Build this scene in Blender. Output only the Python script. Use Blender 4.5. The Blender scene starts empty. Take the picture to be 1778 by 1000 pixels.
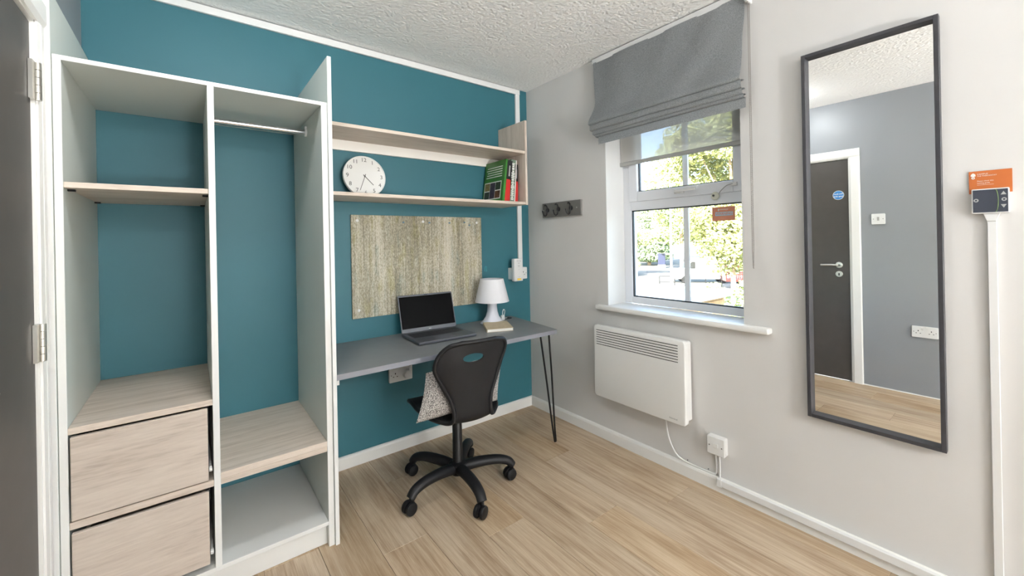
import bpy, bmesh, math, random
from mathutils import Vector, Matrix
from mathutils.noise import noise as pnoise
random.seed(7)
PI = math.pi
SC = bpy.context.scene
COL = SC.collection

# ------------------------------------------------------------------ camera, world, sun, exposure
def cam_axes(yaw, pitch, roll):
    f = Vector((math.sin(yaw)*math.cos(pitch), math.cos(yaw)*math.cos(pitch), math.sin(pitch)))
    r0 = Vector((math.cos(yaw), -math.sin(yaw), 0)); u0 = r0.cross(f)
    return math.cos(roll)*r0+math.sin(roll)*u0, -math.sin(roll)*r0+math.cos(roll)*u0, f
_r, _u, _f = cam_axes(0.66278, 0.00063, -0.01925)
cd = bpy.data.cameras.new('camera'); cam = bpy.data.objects.new('camera', cd); COL.objects.link(cam)
cam.matrix_world = Matrix(((_r.x, _u.x, -_f.x, -2.0478), (_r.y, _u.y, -_f.y, -2.4121), (_r.z, _u.z, -_f.z, 1.2587), (0, 0, 0, 1)))
cd.sensor_width = 36; cd.lens = 713.4/1778*36; cd.shift_y = -(500-417.7)/1778; cd.clip_start = 0.02; cd.clip_end = 500
SC.camera = cam

world = bpy.data.worlds.new('world'); SC.world = world; world.use_nodes = True
wn = world.node_tree; bg = wn.nodes['Background']
sky = wn.nodes.new('ShaderNodeTexSky'); sky.sky_type = 'NISHITA'; sky.sun_disc = False
sky.sun_elevation = math.radians(32); sky.sun_rotation = math.radians(250); sky.dust_density = 2.0
wn.links.new(sky.outputs[0], bg.inputs[0]); bg.inputs[1].default_value = 2.2

sd = bpy.data.lights.new('sun', 'SUN'); sd.energy = 62; sd.angle = math.radians(0.6); sd.color = (1.0, .96, .88)
so = bpy.data.objects.new('sun', sd); COL.objects.link(so)
so.rotation_euler = Vector((0.88, 0.25, -0.56)).to_track_quat('-Z', 'Y').to_euler(); so.location = (-6, -4, 9)
CEILING_POWER, FRONT_POWER, FLOOR_POWER = 75.0, 72.0, 740.0      # emission of the three unseen lamps added around the viewer
SC.view_settings.view_transform = 'Standard'; SC.view_settings.look = 'None'
SC.view_settings.exposure = 0.1; SC.view_settings.gamma = 1.0; SC.view_settings.use_curve_mapping = False

# ------------------------------------------------------------------ helpers
def lin(c):
    return tuple((x/255/12.92 if x/255 <= .04045 else ((x/255+.055)/1.055)**2.4) for x in c)

class M:
    pass

def mat(name, rgb, rough=.5, metal=0., bump=None, var=None, spec=.5, coat=0.):
    """bump=(scale, strength, dist); var=(scale, amount): soft colour variation"""
    m = bpy.data.materials.new(name); m.use_nodes = True
    nt = m.node_tree; p = nt.nodes['Principled BSDF']
    c = lin(rgb)
    p.inputs['Base Color'].default_value = (*c, 1); p.inputs['Roughness'].default_value = rough
    p.inputs['Metallic'].default_value = metal; p.inputs['Specular IOR Level'].default_value = spec
    p.inputs['Coat Weight'].default_value = coat
    tc = nt.nodes.new('ShaderNodeTexCoord')
    if var:
        n = nt.nodes.new('ShaderNodeTexNoise'); n.inputs['Scale'].default_value = var[0]; n.inputs['Detail'].default_value = 5
        nt.links.new(tc.outputs['Object'], n.inputs['Vector'])
        r = nt.nodes.new('ShaderNodeValToRGB')
        r.color_ramp.elements[0].position = .3; r.color_ramp.elements[1].position = .7
        r.color_ramp.elements[0].color = (*[x*(1-var[1]) for x in c], 1); r.color_ramp.elements[1].color = (*[min(1, x*(1+var[1])) for x in c], 1)
        nt.links.new(n.outputs['Fac'], r.inputs[0]); nt.links.new(r.outputs[0], p.inputs['Base Color'])
    if bump:
        n = nt.nodes.new('ShaderNodeTexNoise'); n.inputs['Scale'].default_value = bump[0]; n.inputs['Detail'].default_value = 4
        nt.links.new(tc.outputs['Object'], n.inputs['Vector'])
        b = nt.nodes.new('ShaderNodeBump'); b.inputs['Strength'].default_value = bump[1]; b.inputs['Distance'].default_value = bump[2]
        nt.links.new(n.outputs['Fac'], b.inputs['Height']); nt.links.new(b.outputs[0], p.inputs['Normal'])
    return m

def wood(name, stops, axis='x', stretch=14., scale=3., rough=.45, perobj=False, fine=90., objvar=0.):
    m = bpy.data.materials.new(name); m.use_nodes = True
    nt = m.node_tree; N = nt.nodes.new; L = nt.links.new; p = nt.nodes['Principled BSDF']
    tc = N('ShaderNodeTexCoord'); mp = N('ShaderNodeMapping'); L(tc.outputs['Object'], mp.inputs[0])
    s = [stretch, stretch, stretch]; s['xyz'.index(axis)] = 1.
    mp.inputs['Scale'].default_value = s
    src = mp.outputs[0]
    if perobj:
        oi = N('ShaderNodeObjectInfo'); mul = N('ShaderNodeMath'); mul.operation = 'MULTIPLY'; mul.inputs[1].default_value = 57.
        L(oi.outputs['Random'], mul.inputs[0])
        cx = N('ShaderNodeCombineXYZ')
        for i in range(3): L(mul.outputs[0], cx.inputs[i])
        add = N('ShaderNodeVectorMath'); add.operation = 'ADD'; L(mp.outputs[0], add.inputs[0]); L(cx.outputs[0], add.inputs[1]); src = add.outputs[0]
    n1 = N('ShaderNodeTexNoise'); n1.inputs['Scale'].default_value = scale; n1.inputs['Detail'].default_value = 6; n1.inputs['Distortion'].default_value = .7
    n1.inputs['Roughness'].default_value = .62; L(src, n1.inputs['Vector'])
    n2 = N('ShaderNodeTexNoise'); n2.inputs['Scale'].default_value = scale*7; n2.inputs['Detail'].default_value = 3; L(src, n2.inputs['Vector'])
    mx = N('ShaderNodeMix'); mx.data_type = 'FLOAT'; mx.inputs[0].default_value = .32
    L(n1.outputs['Fac'], mx.inputs[2]); L(n2.outputs['Fac'], mx.inputs[3])
    r = N('ShaderNodeValToRGB'); el = r.color_ramp.elements
    while len(el) < len(stops): el.new(.5)
    for e, (ps, c) in zip(el, stops): e.position = ps; e.color = (*lin(c), 1)
    L(mx.outputs[0], r.inputs[0]); out = r.outputs[0]
    if objvar:
        oi2 = N('ShaderNodeObjectInfo'); mr = N('ShaderNodeMapRange'); mr.inputs[3].default_value = 1-objvar; mr.inputs[4].default_value = 1+objvar
        L(oi2.outputs['Random'], mr.inputs[0])
        hs = N('ShaderNodeHueSaturation'); L(mr.outputs[0], hs.inputs['Value']); L(out, hs.inputs['Color']); out = hs.outputs[0]
    L(out, p.inputs['Base Color']); p.inputs['Roughness'].default_value = rough
    b = N('ShaderNodeBump'); b.inputs['Strength'].default_value = .12; b.inputs['Distance'].default_value = .002
    L(n2.outputs['Fac'], b.inputs['Height']); L(b.outputs[0], p.inputs['Normal'])
    return m

def vadd(bm, co): return bm.verts.new(co)

def box(bm, x0, x1, y0, y1, z0, z1, bevel=0., seg=2):
    v = [bm.verts.new((x, y, z)) for x in (x0, x1) for y in (y0, y1) for z in (z0, z1)]
    fs = [bm.faces.new([v[i] for i in q]) for q in ((0, 1, 3, 2), (4, 6, 7, 5), (0, 4, 5, 1), (2, 3, 7, 6), (0, 2, 6, 4), (1, 5, 7, 3))]
    if bevel:
        ed = list({e for f in fs for e in f.edges})
        bmesh.ops.bevel(bm, geom=ed, offset=bevel, segments=seg, affect='EDGES', profile=.5)
    return bm

def BX(*a, **k):
    bm = bmesh.new(); box(bm, *a, **k); return bm

def prism(bm, pts, d0, d1, axis='x', bevel=0., seg=2):
    """polygon extruded along axis. pts are (a,b): axis x -> (y,z); y -> (x,z); z -> (x,y)"""
    def P(a, b, d): return {'x': (d, a, b), 'y': (a, d, b), 'z': (a, b, d)}[axis]
    A = [bm.verts.new(P(a, b, d0)) for a, b in pts]; B = [bm.verts.new(P(a, b, d1)) for a, b in pts]
    n = len(pts); fs = [bm.faces.new(A[::-1]), bm.faces.new(B)]
    for i in range(n): fs.append(bm.faces.new((A[i], A[(i+1) % n], B[(i+1) % n], B[i])))
    bmesh.ops.recalc_face_normals(bm, faces=fs)
    if bevel:
        ed = list({e for f in fs[:2] for e in f.edges})
        bmesh.ops.bevel(bm, geom=ed, offset=bevel, segments=seg, affect='EDGES', profile=.5)
    return bm

def PR(*a, **k):
    bm = bmesh.new(); prism(bm, *a, **k); return bm

def rrect(a0, a1, b0, b1, r, n=5):
    pts = []
    for (cx, cy, s) in ((a1-r, b1-r, 0), (a0+r, b1-r, 1), (a0+r, b0+r, 2), (a1-r, b0+r, 3)):
        for i in range(n+1):
            t = PI/2*(s+i/n); pts.append((cx+r*math.cos(t), cy+r*math.sin(t)))
    return pts

def circ(ca, cb, r, n=32, rb=None):
    rb = rb or r
    return [(ca+r*math.cos(2*PI*i/n), cb+rb*math.sin(2*PI*i/n)) for i in range(n)]

def lathe(bm, prof, c, n=32, axis='z', cap=True):
    """prof = [(r, h)] revolved about axis through c"""
    rings = []
    for r, h in prof:
        ring = []
        for i in range(n):
            t = 2*PI*i/n; a, b = r*math.cos(t), r*math.sin(t)
            co = {'z': (a, b, h), 'x': (h, a, b), 'y': (a, h, b)}[axis]
            ring.append(bm.verts.new((c[0]+co[0], c[1]+co[1], c[2]+co[2])))
        rings.append(ring)
    fs = []
    for A, B in zip(rings, rings[1:]):
        for i in range(n): fs.append(bm.faces.new((A[i], A[(i+1) % n], B[(i+1) % n], B[i])))
    if cap:
        fs.append(bm.faces.new(rings[0][::-1])); fs.append(bm.faces.new(rings[-1]))
    bmesh.ops.recalc_face_normals(bm, faces=fs)
    return bm

def LA(*a, **k):
    bm = bmesh.new(); lathe(bm, *a, **k); return bm

def smoothpath(pts, n=8):
    """Catmull-Rom"""
    P = [Vector(p) for p in pts]; P = [2*P[0]-P[1]]+P+[2*P[-1]-P[-2]]; out = []
    for i in range(1, len(P)-2):
        for k in range(n):
            t = k/n; a, b, c, d = P[i-1:i+3]
            out.append(.5*((2*b)+(-a+c)*t+(2*a-5*b+4*c-d)*t*t+(-a+3*b-3*c+d)*t**3))
    out.append(P[-2]); return out

def tube(bm, path, r, n=8, cap=True, ry=None, up=(0, 0, 1)):
    """r: number or per-point list; ry: second radius (vertical) per point"""
    path = [Vector(p) for p in path]; k = len(path)
    R = r if isinstance(r, (list, tuple)) else [r]*k
    RY = ry if isinstance(ry, (list, tuple)) else ([ry]*k if ry else R)
    rings = []; side = None
    for i, p in enumerate(path):
        t = (path[min(i+1, k-1)]-path[max(i-1, 0)]).normalized()
        if side is None:
            u = Vector(up)
            if abs(t.dot(u)) > .95: u = Vector((1, 0, 0))
            side = t.cross(u).normalized()
        else:
            side = (side-t*side.dot(t)).normalized()
        v = side.cross(t).normalized()
        rings.append([bm.verts.new(p+side*R[i]*math.cos(2*PI*j/n)+v*RY[i]*math.sin(2*PI*j/n)) for j in range(n)])
    fs = []
    for A, B in zip(rings, rings[1:]):
        for j in range(n): fs.append(bm.faces.new((A[j], A[(j+1) % n], B[(j+1) % n], B[j])))
    if cap:
        fs.append(bm.faces.new(rings[0][::-1])); fs.append(bm.faces.new(rings[-1]))
    bmesh.ops.recalc_face_normals(bm, faces=fs)
    return bm

def TU(*a, **k):
    bm = bmesh.new(); tube(bm, *a, **k); return bm

WORG = {}
def setp(o, label=None, cat=None, group=None, kind=None):
    if label: o['label'] = label
    if cat: o['category'] = cat
    if group: o['group'] = group
    if kind: o['kind'] = kind
    return o

def thing(name, loc, label=None, cat=None, group=None, kind=None):
    o = bpy.data.objects.new(name, None); o.empty_display_size = .05
    COL.objects.link(o); o.location = loc; WORG[o] = Vector(loc)
    return setp(o, label, cat, group, kind)

def obj(name, bm, m, parent=None, smooth=False, label=None, cat=None, group=None, kind=None, origin=None):
    """bm is in world coordinates"""
    me = bpy.data.meshes.new(name)
    if parent is not None and parent in WORG:
        org = WORG[parent]
    elif origin is not None: org = Vector(origin)
    else:
        xs = [v.co for v in bm.verts]
        lo = [min(c[i] for c in xs) for i in range(3)]; hi = [max(c[i] for c in xs) for i in range(3)]
        org = Vector(((lo[0]+hi[0])/2, (lo[1]+hi[1])/2, lo[2]))
    bmesh.ops.translate(bm, verts=bm.verts, vec=-org)
    bm.to_mesh(me); bm.free()
    if m: me.materials.append(m)
    o = bpy.data.objects.new(name, me); COL.objects.link(o)
    if parent is not None: o.parent = parent
    else: o.location = org
    WORG[o] = org
    if smooth:
        me.polygons.foreach_set('use_smooth', [True]*len(me.polygons))
        if hasattr(me, 'set_sharp_from_angle'): me.set_sharp_from_angle(angle=math.radians(smooth if smooth is not True else 40))
    return setp(o, label, cat, group, kind)

def boolean(bmA, bmB, op='DIFFERENCE'):
    """returns a new bmesh of A op B"""
    objs = []
    for b in (bmA, bmB):
        me = bpy.data.meshes.new('tmp'); b.to_mesh(me); b.free()
        o = bpy.data.objects.new('tmp', me); COL.objects.link(o); objs.append(o)
    md = objs[0].modifiers.new('b', 'BOOLEAN'); md.operation = op; md.object = objs[1]; md.solver = 'EXACT'
    dg = bpy.context.evaluated_depsgraph_get()
    me = bpy.data.meshes.new_from_object(objs[0].evaluated_get(dg))
    bm = bmesh.new(); bm.from_mesh(me)
    for o in objs:
        d = o.data; bpy.data.objects.remove(o); bpy.data.meshes.remove(d)
    bpy.data.meshes.remove(me)
    return bm

def text_bm(s, size, origin, right, up, align='CENTER', depth=.0004, offset=0.):
    cu = bpy.data.curves.new('t', 'FONT'); cu.body = s; cu.size = size; cu.align_x = align; cu.align_y = 'CENTER'
    cu.extrude = depth; cu.offset = offset; cu.resolution_u = 3
    o = bpy.data.objects.new('t', cu); COL.objects.link(o)
    dg = bpy.context.evaluated_depsgraph_get(); me = bpy.data.meshes.new_from_object(o.evaluated_get(dg))
    bm = bmesh.new(); bm.from_mesh(me); bpy.data.objects.remove(o); bpy.data.curves.remove(cu); bpy.data.meshes.remove(me)
    r, u = Vector(right).normalized(), Vector(up).normalized(); n = r.cross(u)
    mt = Matrix(((r.x, u.x, n.x, origin[0]), (r.y, u.y, n.y, origin[1]), (r.z, u.z, n.z, origin[2]), (0, 0, 0, 1)))
    bmesh.ops.transform(bm, matrix=mt, verts=bm.verts)
    return bm

def join(bm, other):
    me = bpy.data.meshes.new('j'); other.to_mesh(me); other.free(); bm.from_mesh(me); bpy.data.meshes.remove(me); return bm

# ------------------------------------------------------------------ materials
m_teal = mat('teal_paint', (37, 95, 106), .55, bump=(260, .10, .001), var=(2.5, .03))
m_lightwall = mat('pale_grey_paint', (214, 212, 209), .6, bump=(220, .10, .001), var=(2.0, .025))
m_darkwall = mat('slate_grey_paint', (142, 145, 149), .42, bump=(240, .06, .001), var=(2., .03))
m_white = mat('white_laminate', (226, 226, 223), .42, bump=(300, .03, .0005))
m_gloss = mat('white_gloss_paint', (238, 237, 233), .35)
m_plastic = mat('white_plastic', (226, 226, 224), .3)
m_plaster = mat('white_reveal_paint', (226, 226, 224), .5)
m_upvc = mat('white_upvc', (232, 234, 238), .25)
m_gasket = mat('black_gasket', (38, 42, 50), .5)
m_black = mat('black_plastic', (20, 20, 22), .5, bump=(500, .08, .0004), spec=.28)
m_blackmetal = mat('black_metal', (18, 18, 19), .4, .3)
m_dark = mat('dark_gap', (15, 14, 14), .8)
m_chrome = mat('brushed_steel', (200, 198, 192), .28, 1.)
m_rail = mat('polished_rail', (215, 215, 218), .15, 1.)
m_desk = mat('grey_laminate', (117, 119, 120), .42, bump=(200, .05, .0005), var=(9, .05))
m_deskedge = mat('grey_edge', (128, 129, 136), .4)
m_door = mat('dark_door_laminate', (74, 70, 66), .5, var=(14, .06), bump=(120, .05, .0005))
m_frame = mat('black_wood_frame', (52, 52, 56), .5, bump=(90, .15, .0006), var=(30, .15))
m_heater = mat('heater_enamel', (236, 236, 233), .4)
m_hook = mat('dark_grey_board', (112, 110, 106), .5, var=(12, .12))
m_lap = mat('laptop_grey', (84, 86, 92), .38, .4)
m_key = mat('laptop_keys', (30, 31, 35), .5)
m_screen = mat('black_screen', (5, 5, 6), .4, spec=.05)
m_shade = mat('lamp_shade_plastic', (228, 228, 232), .45)
m_cover_kraft = mat('cream_cover', (196, 180, 150), .6, var=(40, .08))
m_paper = mat('paper_pages', (232, 230, 222), .7)
m_green = mat('green_cover', (48, 112, 38), .4, var=(8, .08))
m_red = mat('red_cover', (180, 34, 30), .4)
m_blackcover = mat('black_cover', (26, 27, 28), .4)
m_sage = mat('sage_cover', (104, 122, 104), .5)
m_ink = mat('grey_ink', (92, 91, 89), .5)
m_inkwhite = mat('white_print', (235, 235, 230), .5)
m_orange = mat('orange_card', (188, 102, 46), .5)
m_blue = mat('blue_sign', (56, 128, 196), .4)
m_yellow = mat('yellow_sticker', (226, 190, 60), .5)
m_palegrey = mat('pale_grey_print', (168, 168, 166), .5)
m_lcd = mat('charcoal_display', (62, 66, 76), .25)
m_limegreen = mat('green_arc', (110, 140, 70), .5)
m_skyblue = mat('pale_blue_print', (176, 212, 232), .5)

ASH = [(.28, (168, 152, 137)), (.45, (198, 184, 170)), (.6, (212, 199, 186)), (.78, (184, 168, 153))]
m_ashx = wood('ash_laminate_x', ASH, 'x', 16, 2.6, .5)
m_ashy = wood('ash_laminate_y', ASH, 'y', 16, 2.6, .5)
m_ashz = wood('ash_laminate_z', ASH, 'z', 16, 2.6, .5)
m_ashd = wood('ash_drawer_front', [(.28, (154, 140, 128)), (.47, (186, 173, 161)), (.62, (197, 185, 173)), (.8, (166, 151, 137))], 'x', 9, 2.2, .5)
def floor_mat():
    m = bpy.data.materials.new('oak_vinyl'); m.use_nodes = True
    nt = m.node_tree; N = nt.nodes.new; L = nt.links.new; p = nt.nodes['Principled BSDF']
    tc = N('ShaderNodeTexCoord'); oi = N('ShaderNodeObjectInfo')
    mul = N('ShaderNodeMath'); mul.operation = 'MULTIPLY'; mul.inputs[1].default_value = 57.; L(oi.outputs['Random'], mul.inputs[0])
    cx = N('ShaderNodeCombineXYZ')
    for i in range(3): L(mul.outputs[0], cx.inputs[i])
    def nz(sc, scale, det, rough=.6, dist=0.):
        mp = N('ShaderNodeMapping'); mp.inputs['Scale'].default_value = sc; L(tc.outputs['Object'], mp.inputs[0])
        ad = N('ShaderNodeVectorMath'); ad.operation = 'ADD'; L(mp.outputs[0], ad.inputs[0]); L(cx.outputs[0], ad.inputs[1])
        n = N('ShaderNodeTexNoise'); n.inputs['Scale'].default_value = scale; n.inputs['Detail'].default_value = det
        n.inputs['Roughness'].default_value = rough; n.inputs['Distortion'].default_value = dist; L(ad.outputs[0], n.inputs['Vector']); return n.outputs['Fac']
    broad = nz((5, .8, 1), 1.6, 3, .5, .6)        # wide figure within a plank
    grain = nz((34, 1.1, 1), 1.7, 5, .65, .5)     # long grain lines
    fine = nz((150, 6, 1), 2.0, 3)                # pores
    def mixf(a_, b_, f):
        x = N('ShaderNodeMix'); x.data_type = 'FLOAT'; x.inputs[0].default_value = f; L(a_, x.inputs[2]); L(b_, x.inputs[3]); return x.outputs[0]
    v = mixf(mixf(broad, grain, .55), fine, .22)
    r = N('ShaderNodeValToRGB'); el = r.color_ramp.elements; el.new(.5); el.new(.6)
    for e, (ps, c) in zip(el, [(.30, (112, 88, 63)), (.43, (157, 133, 106)), (.54, (182, 161, 135)), (.68, (202, 184, 161))]): e.position = ps; e.color = (*lin(c), 1)
    L(v, r.inputs[0])
    hs = N('ShaderNodeHueSaturation'); mr = N('ShaderNodeMapRange'); mr.inputs[3].default_value = .91; mr.inputs[4].default_value = 1.10; L(oi.outputs['Random'], mr.inputs[0]); L(mr.outputs[0], hs.inputs['Value'])
    m2 = N('ShaderNodeMath'); m2.operation = 'FRACT'; L(mul.outputs[0], m2.inputs[0]); mr2 = N('ShaderNodeMapRange'); mr2.inputs[3].default_value = .9; mr2.inputs[4].default_value = 1.1; L(m2.outputs[0], mr2.inputs[0]); L(mr2.outputs[0], hs.inputs['Saturation'])
    L(r.outputs[0], hs.inputs['Color']); L(hs.outputs[0], p.inputs['Base Color']); p.inputs['Roughness'].default_value = .45
    bp = N('ShaderNodeBump'); bp.inputs['Strength'].default_value = .15; bp.inputs['Distance'].default_value = .001; L(fine, bp.inputs['Height']); L(bp.outputs[0], p.inputs['Normal'])
    return m
m_floor = floor_mat()

def ceiling_mat():
    m = mat('stippled_ceiling', (246, 245, 243), .8); nt = m.node_tree; p = nt.nodes['Principled BSDF']
    tc = nt.nodes.new('ShaderNodeTexCoord'); v = nt.nodes.new('ShaderNodeTexVoronoi'); v.inputs['Scale'].default_value = 62; v.feature = 'SMOOTH_F1'
    n = nt.nodes.new('ShaderNodeTexNoise'); n.inputs['Scale'].default_value = 80; n.inputs['Detail'].default_value = 3
    ad = nt.nodes.new('ShaderNodeMath'); ad.operation = 'SUBTRACT'
    nt.links.new(tc.outputs['Object'], v.inputs['Vector']); nt.links.new(tc.outputs['Object'], n.inputs['Vector'])
    nt.links.new(n.outputs['Fac'], ad.inputs[0]); nt.links.new(v.outputs['Distance'], ad.inputs[1])
    b = nt.nodes.new('ShaderNodeBump'); b.inputs['Strength'].default_value = .6; b.inputs['Distance'].default_value = .008
    nt.links.new(ad.outputs[0], b.inputs['Height']); nt.links.new(b.outputs[0], p.inputs['Normal'])
    return m
m_ceil = ceiling_mat()

def fabric_mat(name, c0, c1, scale, rough=.9, bumps=.3):
    m = bpy.data.materials.new(name); m.use_nodes = True; nt = m.node_tree; p = nt.nodes['Principled BSDF']; L = nt.links.new
    tc = nt.nodes.new('ShaderNodeTexCoord'); n = nt.nodes.new('ShaderNodeTexNoise'); n.inputs['Scale'].default_value = scale; n.inputs['Detail'].default_value = 3
    L(tc.outputs['Object'], n.inputs['Vector']); r = nt.nodes.new('ShaderNodeValToRGB')
    r.color_ramp.elements[0].position = .38; r.color_ramp.elements[1].position = .62
    r.color_ramp.elements[0].color = (*lin(c0), 1); r.color_ramp.elements[1].color = (*lin(c1), 1)
    L(n.outputs['Fac'], r.inputs[0]); L(r.outputs[0], p.inputs['Base Color']); p.inputs['Roughness'].default_value = rough
    b = nt.nodes.new('ShaderNodeBump'); b.inputs['Strength'].default_value = bumps; b.inputs['Distance'].default_value = .002
    L(n.outputs['Fac'], b.inputs['Height']); L(b.outputs[0], p.inputs['Normal'])
    return m
m_blind = fabric_mat('grey_linen', (164, 167, 169), (194, 197, 198), 260)
m_knit = fabric_mat('speckled_knit', (34, 33, 33), (198, 192, 186), 300, bumps=.8)

def board_mat():
    m = bpy.data.materials.new('striped_board_fabric'); m.use_nodes = True; nt = m.node_tree; p = nt.nodes['Principled BSDF']; L = nt.links.new; N = nt.nodes.new
    tc = N('ShaderNodeTexCoord')
    def nz(sc, scale, det=2):
        mp = N('ShaderNodeMapping'); mp.inputs['Scale'].default_value = sc; L(tc.outputs['Object'], mp.inputs[0])
        n = N('ShaderNodeTexNoise'); n.inputs['Scale'].default_value = scale; n.inputs['Detail'].default_value = det; L(mp.outputs[0], n.inputs['Vector']); return n
    band = nz((1, 1, .05), 9, 2)          # broad vertical bands
    thin = nz((1, 1, .03), 90, 2)         # thin threads
    fleck = nz((1, 1, .4), 230, 2)       # weave flecks
    hue = nz((1, 1, .25), 26, 2)
    a = N('ShaderNodeMath'); a.operation = 'MULTIPLY_ADD'; a.inputs[1].default_value = 1.35; L(band.outputs['Fac'], a.inputs[0]); L(thin.outputs['Fac'], a.inputs[2])
    b = N('ShaderNodeMath'); b.operation = 'MULTIPLY_ADD'; L(fleck.outputs['Fac'], b.inputs[0]); b.inputs[1].default_value = 1.3; L(a.outputs[0], b.inputs[2])
    r = N('ShaderNodeValToRGB'); el = r.color_ramp.elements; el.new(.5); el.new(.5)
    mr = N('ShaderNodeMapRange'); mr.inputs[1].default_value = 1.28; mr.inputs[2].default_value = 2.42; L(b.outputs[0], mr.inputs[0])
    for e, (ps, c) in zip(el, [(.14, (96, 92, 78)), (.40, (142, 136, 117)), (.62, (182, 175, 158)), (.86, (208, 203, 190))]): e.position = ps; e.color = (*lin(c), 1)
    L(mr.outputs[0], r.inputs[0])
    r2 = N('ShaderNodeValToRGB'); e2 = r2.color_ramp.elements; e2.new(.5); e2.new(.6)
    for e, (ps, c) in zip(e2, [(.30, (92, 128, 128)), (.42, (170, 164, 146)), (.56, (168, 160, 140)), (.70, (158, 150, 70))]): e.position = ps; e.color = (*lin(c), 1)
    L(hue.outputs['Fac'], r2.inputs[0])
    mx = N('ShaderNodeMix'); mx.data_type = 'RGBA'; mx.blend_type = 'MIX'; mx.inputs[0].default_value = .24
    L(r.outputs[0], mx.inputs[6]); L(r2.outputs[0], mx.inputs[7]); L(mx.outputs[2], p.inputs['Base Color']); p.inputs['Roughness'].default_value = .9
    bp = N('ShaderNodeBump'); bp.inputs['Strength'].default_value = .4; bp.inputs['Distance'].default_value = .002; L(b.outputs[0], bp.inputs['Height']); L(bp.outputs[0], p.inputs['Normal'])
    return m
m_board = board_mat()

def glass_mat():
    m = bpy.data.materials.new('window_glass'); m.use_nodes = True; nt = m.node_tree; nt.nodes.clear(); L = nt.links.new; N = nt.nodes.new
    o = N('ShaderNodeOutputMaterial'); t = N('ShaderNodeBsdfTransparent'); t.inputs[0].default_value = (.96, .98, .97, 1)
    g = N('ShaderNodeBsdfGlossy'); g.inputs['Roughness'].default_value = .02; f = N('ShaderNodeFresnel'); f.inputs[0].default_value = 1.45
    mx = N('ShaderNodeMixShader'); L(f.outputs[0], mx.inputs[0]); L(t.outputs[0], mx.inputs[1]); L(g.outputs[0], mx.inputs[2]); L(mx.outputs[0], o.inputs[0])
    return m
m_glass = glass_mat()

def screen_fabric():
    m = bpy.data.materials.new('roller_screen_fabric'); m.use_nodes = True; nt = m.node_tree; nt.nodes.clear(); L = nt.links.new; N = nt.nodes.new
    o = N('ShaderNodeOutputMaterial'); t = N('ShaderNodeBsdfTransparent'); t.inputs[0].default_value = (1, 1, 1, 1)
    d = N('ShaderNodeBsdfDiffuse'); d.inputs[0].default_value = (.84, .82, .77, 1); tr = N('ShaderNodeBsdfTranslucent'); tr.inputs[0].default_value = (.34, .34, .345, 1)
    a = N('ShaderNodeMixShader'); a.inputs[0].default_value = .18; L(d.outputs[0], a.inputs[1]); L(tr.outputs[0], a.inputs[2])
    mx = N('ShaderNodeMixShader'); mx.inputs[0].default_value = .74; L(t.outputs[0], mx.inputs[1]); L(a.outputs[0], mx.inputs[2]); L(mx.outputs[0], o.inputs[0])
    return m
m_screenfab = screen_fabric()
m_mirror = mat('mirror_silver', (245, 247, 246), .0, 1.)
m_mirror.node_tree.nodes['Principled BSDF'].inputs['Base Color'].default_value = (.93, .94, .935, 1)

# ------------------------------------------------------------------ room shell
WX = -2.392; YF = -6.9; H = 2.4  # room lengthened behind the camera to even out the light
DY0, DY1, DZ = -1.42, -.672, 1.905             # door opening
OY0, OY1, OZ0, OZ1 = -1.556, -.752, .822, 2.16     # window opening

fl = thing('floor', (0, 0, 0), kind='structure')
obj('subfloor', BX(WX-.15, .25, YF-.15, .15, -.12, -.004), m_dark, fl)
PW, PL = .195, 1.22
pbm = BX(-PW/2+.0006, PW/2-.0006, -PL/2+.0004, PL/2-.0004, -.004, 0, bevel=.0012, seg=1)
pme = bpy.data.meshes.new('plank'); pbm.to_mesh(pme); pbm.free(); pme.materials.append(m_floor)
offs = [.31, .83, .12, .66, 1.02, .45, .93, .265, .74, .05, .55, 1.13, .38, .9]
k = 0
xb = -1.455-5*PW
while xb < .0:
    x0, x1 = max(xb, WX), min(xb+PW, 0)
    y = .0+offs[k % 14]
    while y > YF:
        ya, yb = max(y-PL, YF), min(y, 0)
        if yb-ya > .05 and x1-x0 > .02:
            if x1-x0 > PW-.001 and yb-ya > PL-.001: me = pme
            else:
                b = BX(x0-(xb+PW/2)+.0004, x1-(xb+PW/2)-.0004, ya-(y-PL/2)+.0004, yb-(y-PL/2)-.0004, -.004, 0, bevel=.0012, seg=1)
                me = bpy.data.meshes.new('plank'); b.to_mesh(me); b.free(); me.materials.append(m_floor)
            o = bpy.data.objects.new('plank', me); COL.objects.link(o); o.parent = fl; o.location = (xb+PW/2, y-PL/2, 0)
        y -= PL
    xb += PW; k += 1

obj('ceiling', BX(WX-.15, .25, YF-.15, .15, H, H+.2), m_ceil, kind='structure')
obj('wall_back', BX(WX-.15, .25, 0, .15, 0, H), m_teal, kind='structure')
obj('wall_front', BX(WX-.15, .25, YF-.15, YF, 0, H), m_lightwall, kind='structure')
bm = bmesh.new()
for a in ((YF, OY0, 0, H), (OY1, 0, 0, H), (OY0, OY1, 0, OZ0), (OY0, OY1, OZ1, H)):
    box(bm, 0, .25, a[0], a[1], a[2], a[3])
obj('wall_right', bm, m_lightwall, kind='structure')
bm = bmesh.new()
for a in ((YF, DY0-.03, 0, H), (DY1+.03, 0, 0, H), (DY0-.03, DY1+.03, DZ+.03, H)):
    box(bm, WX-.15, WX, a[0], a[1], a[2], a[3])
obj('wall_left', bm, m_darkwall, kind='structure')
# reveal linings (painted white inside the window opening)
bm = bmesh.new()
box(bm, .0005, .175, OY1-.003, OY1, OZ0, OZ1); box(bm, .0005, .175, OY0, OY0+.003, OZ0, OZ1); box(bm, .0005, .175, OY0, OY1, OZ1-.003, OZ1)
obj('trim_1', bm, m_plaster, kind='structure')
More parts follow.
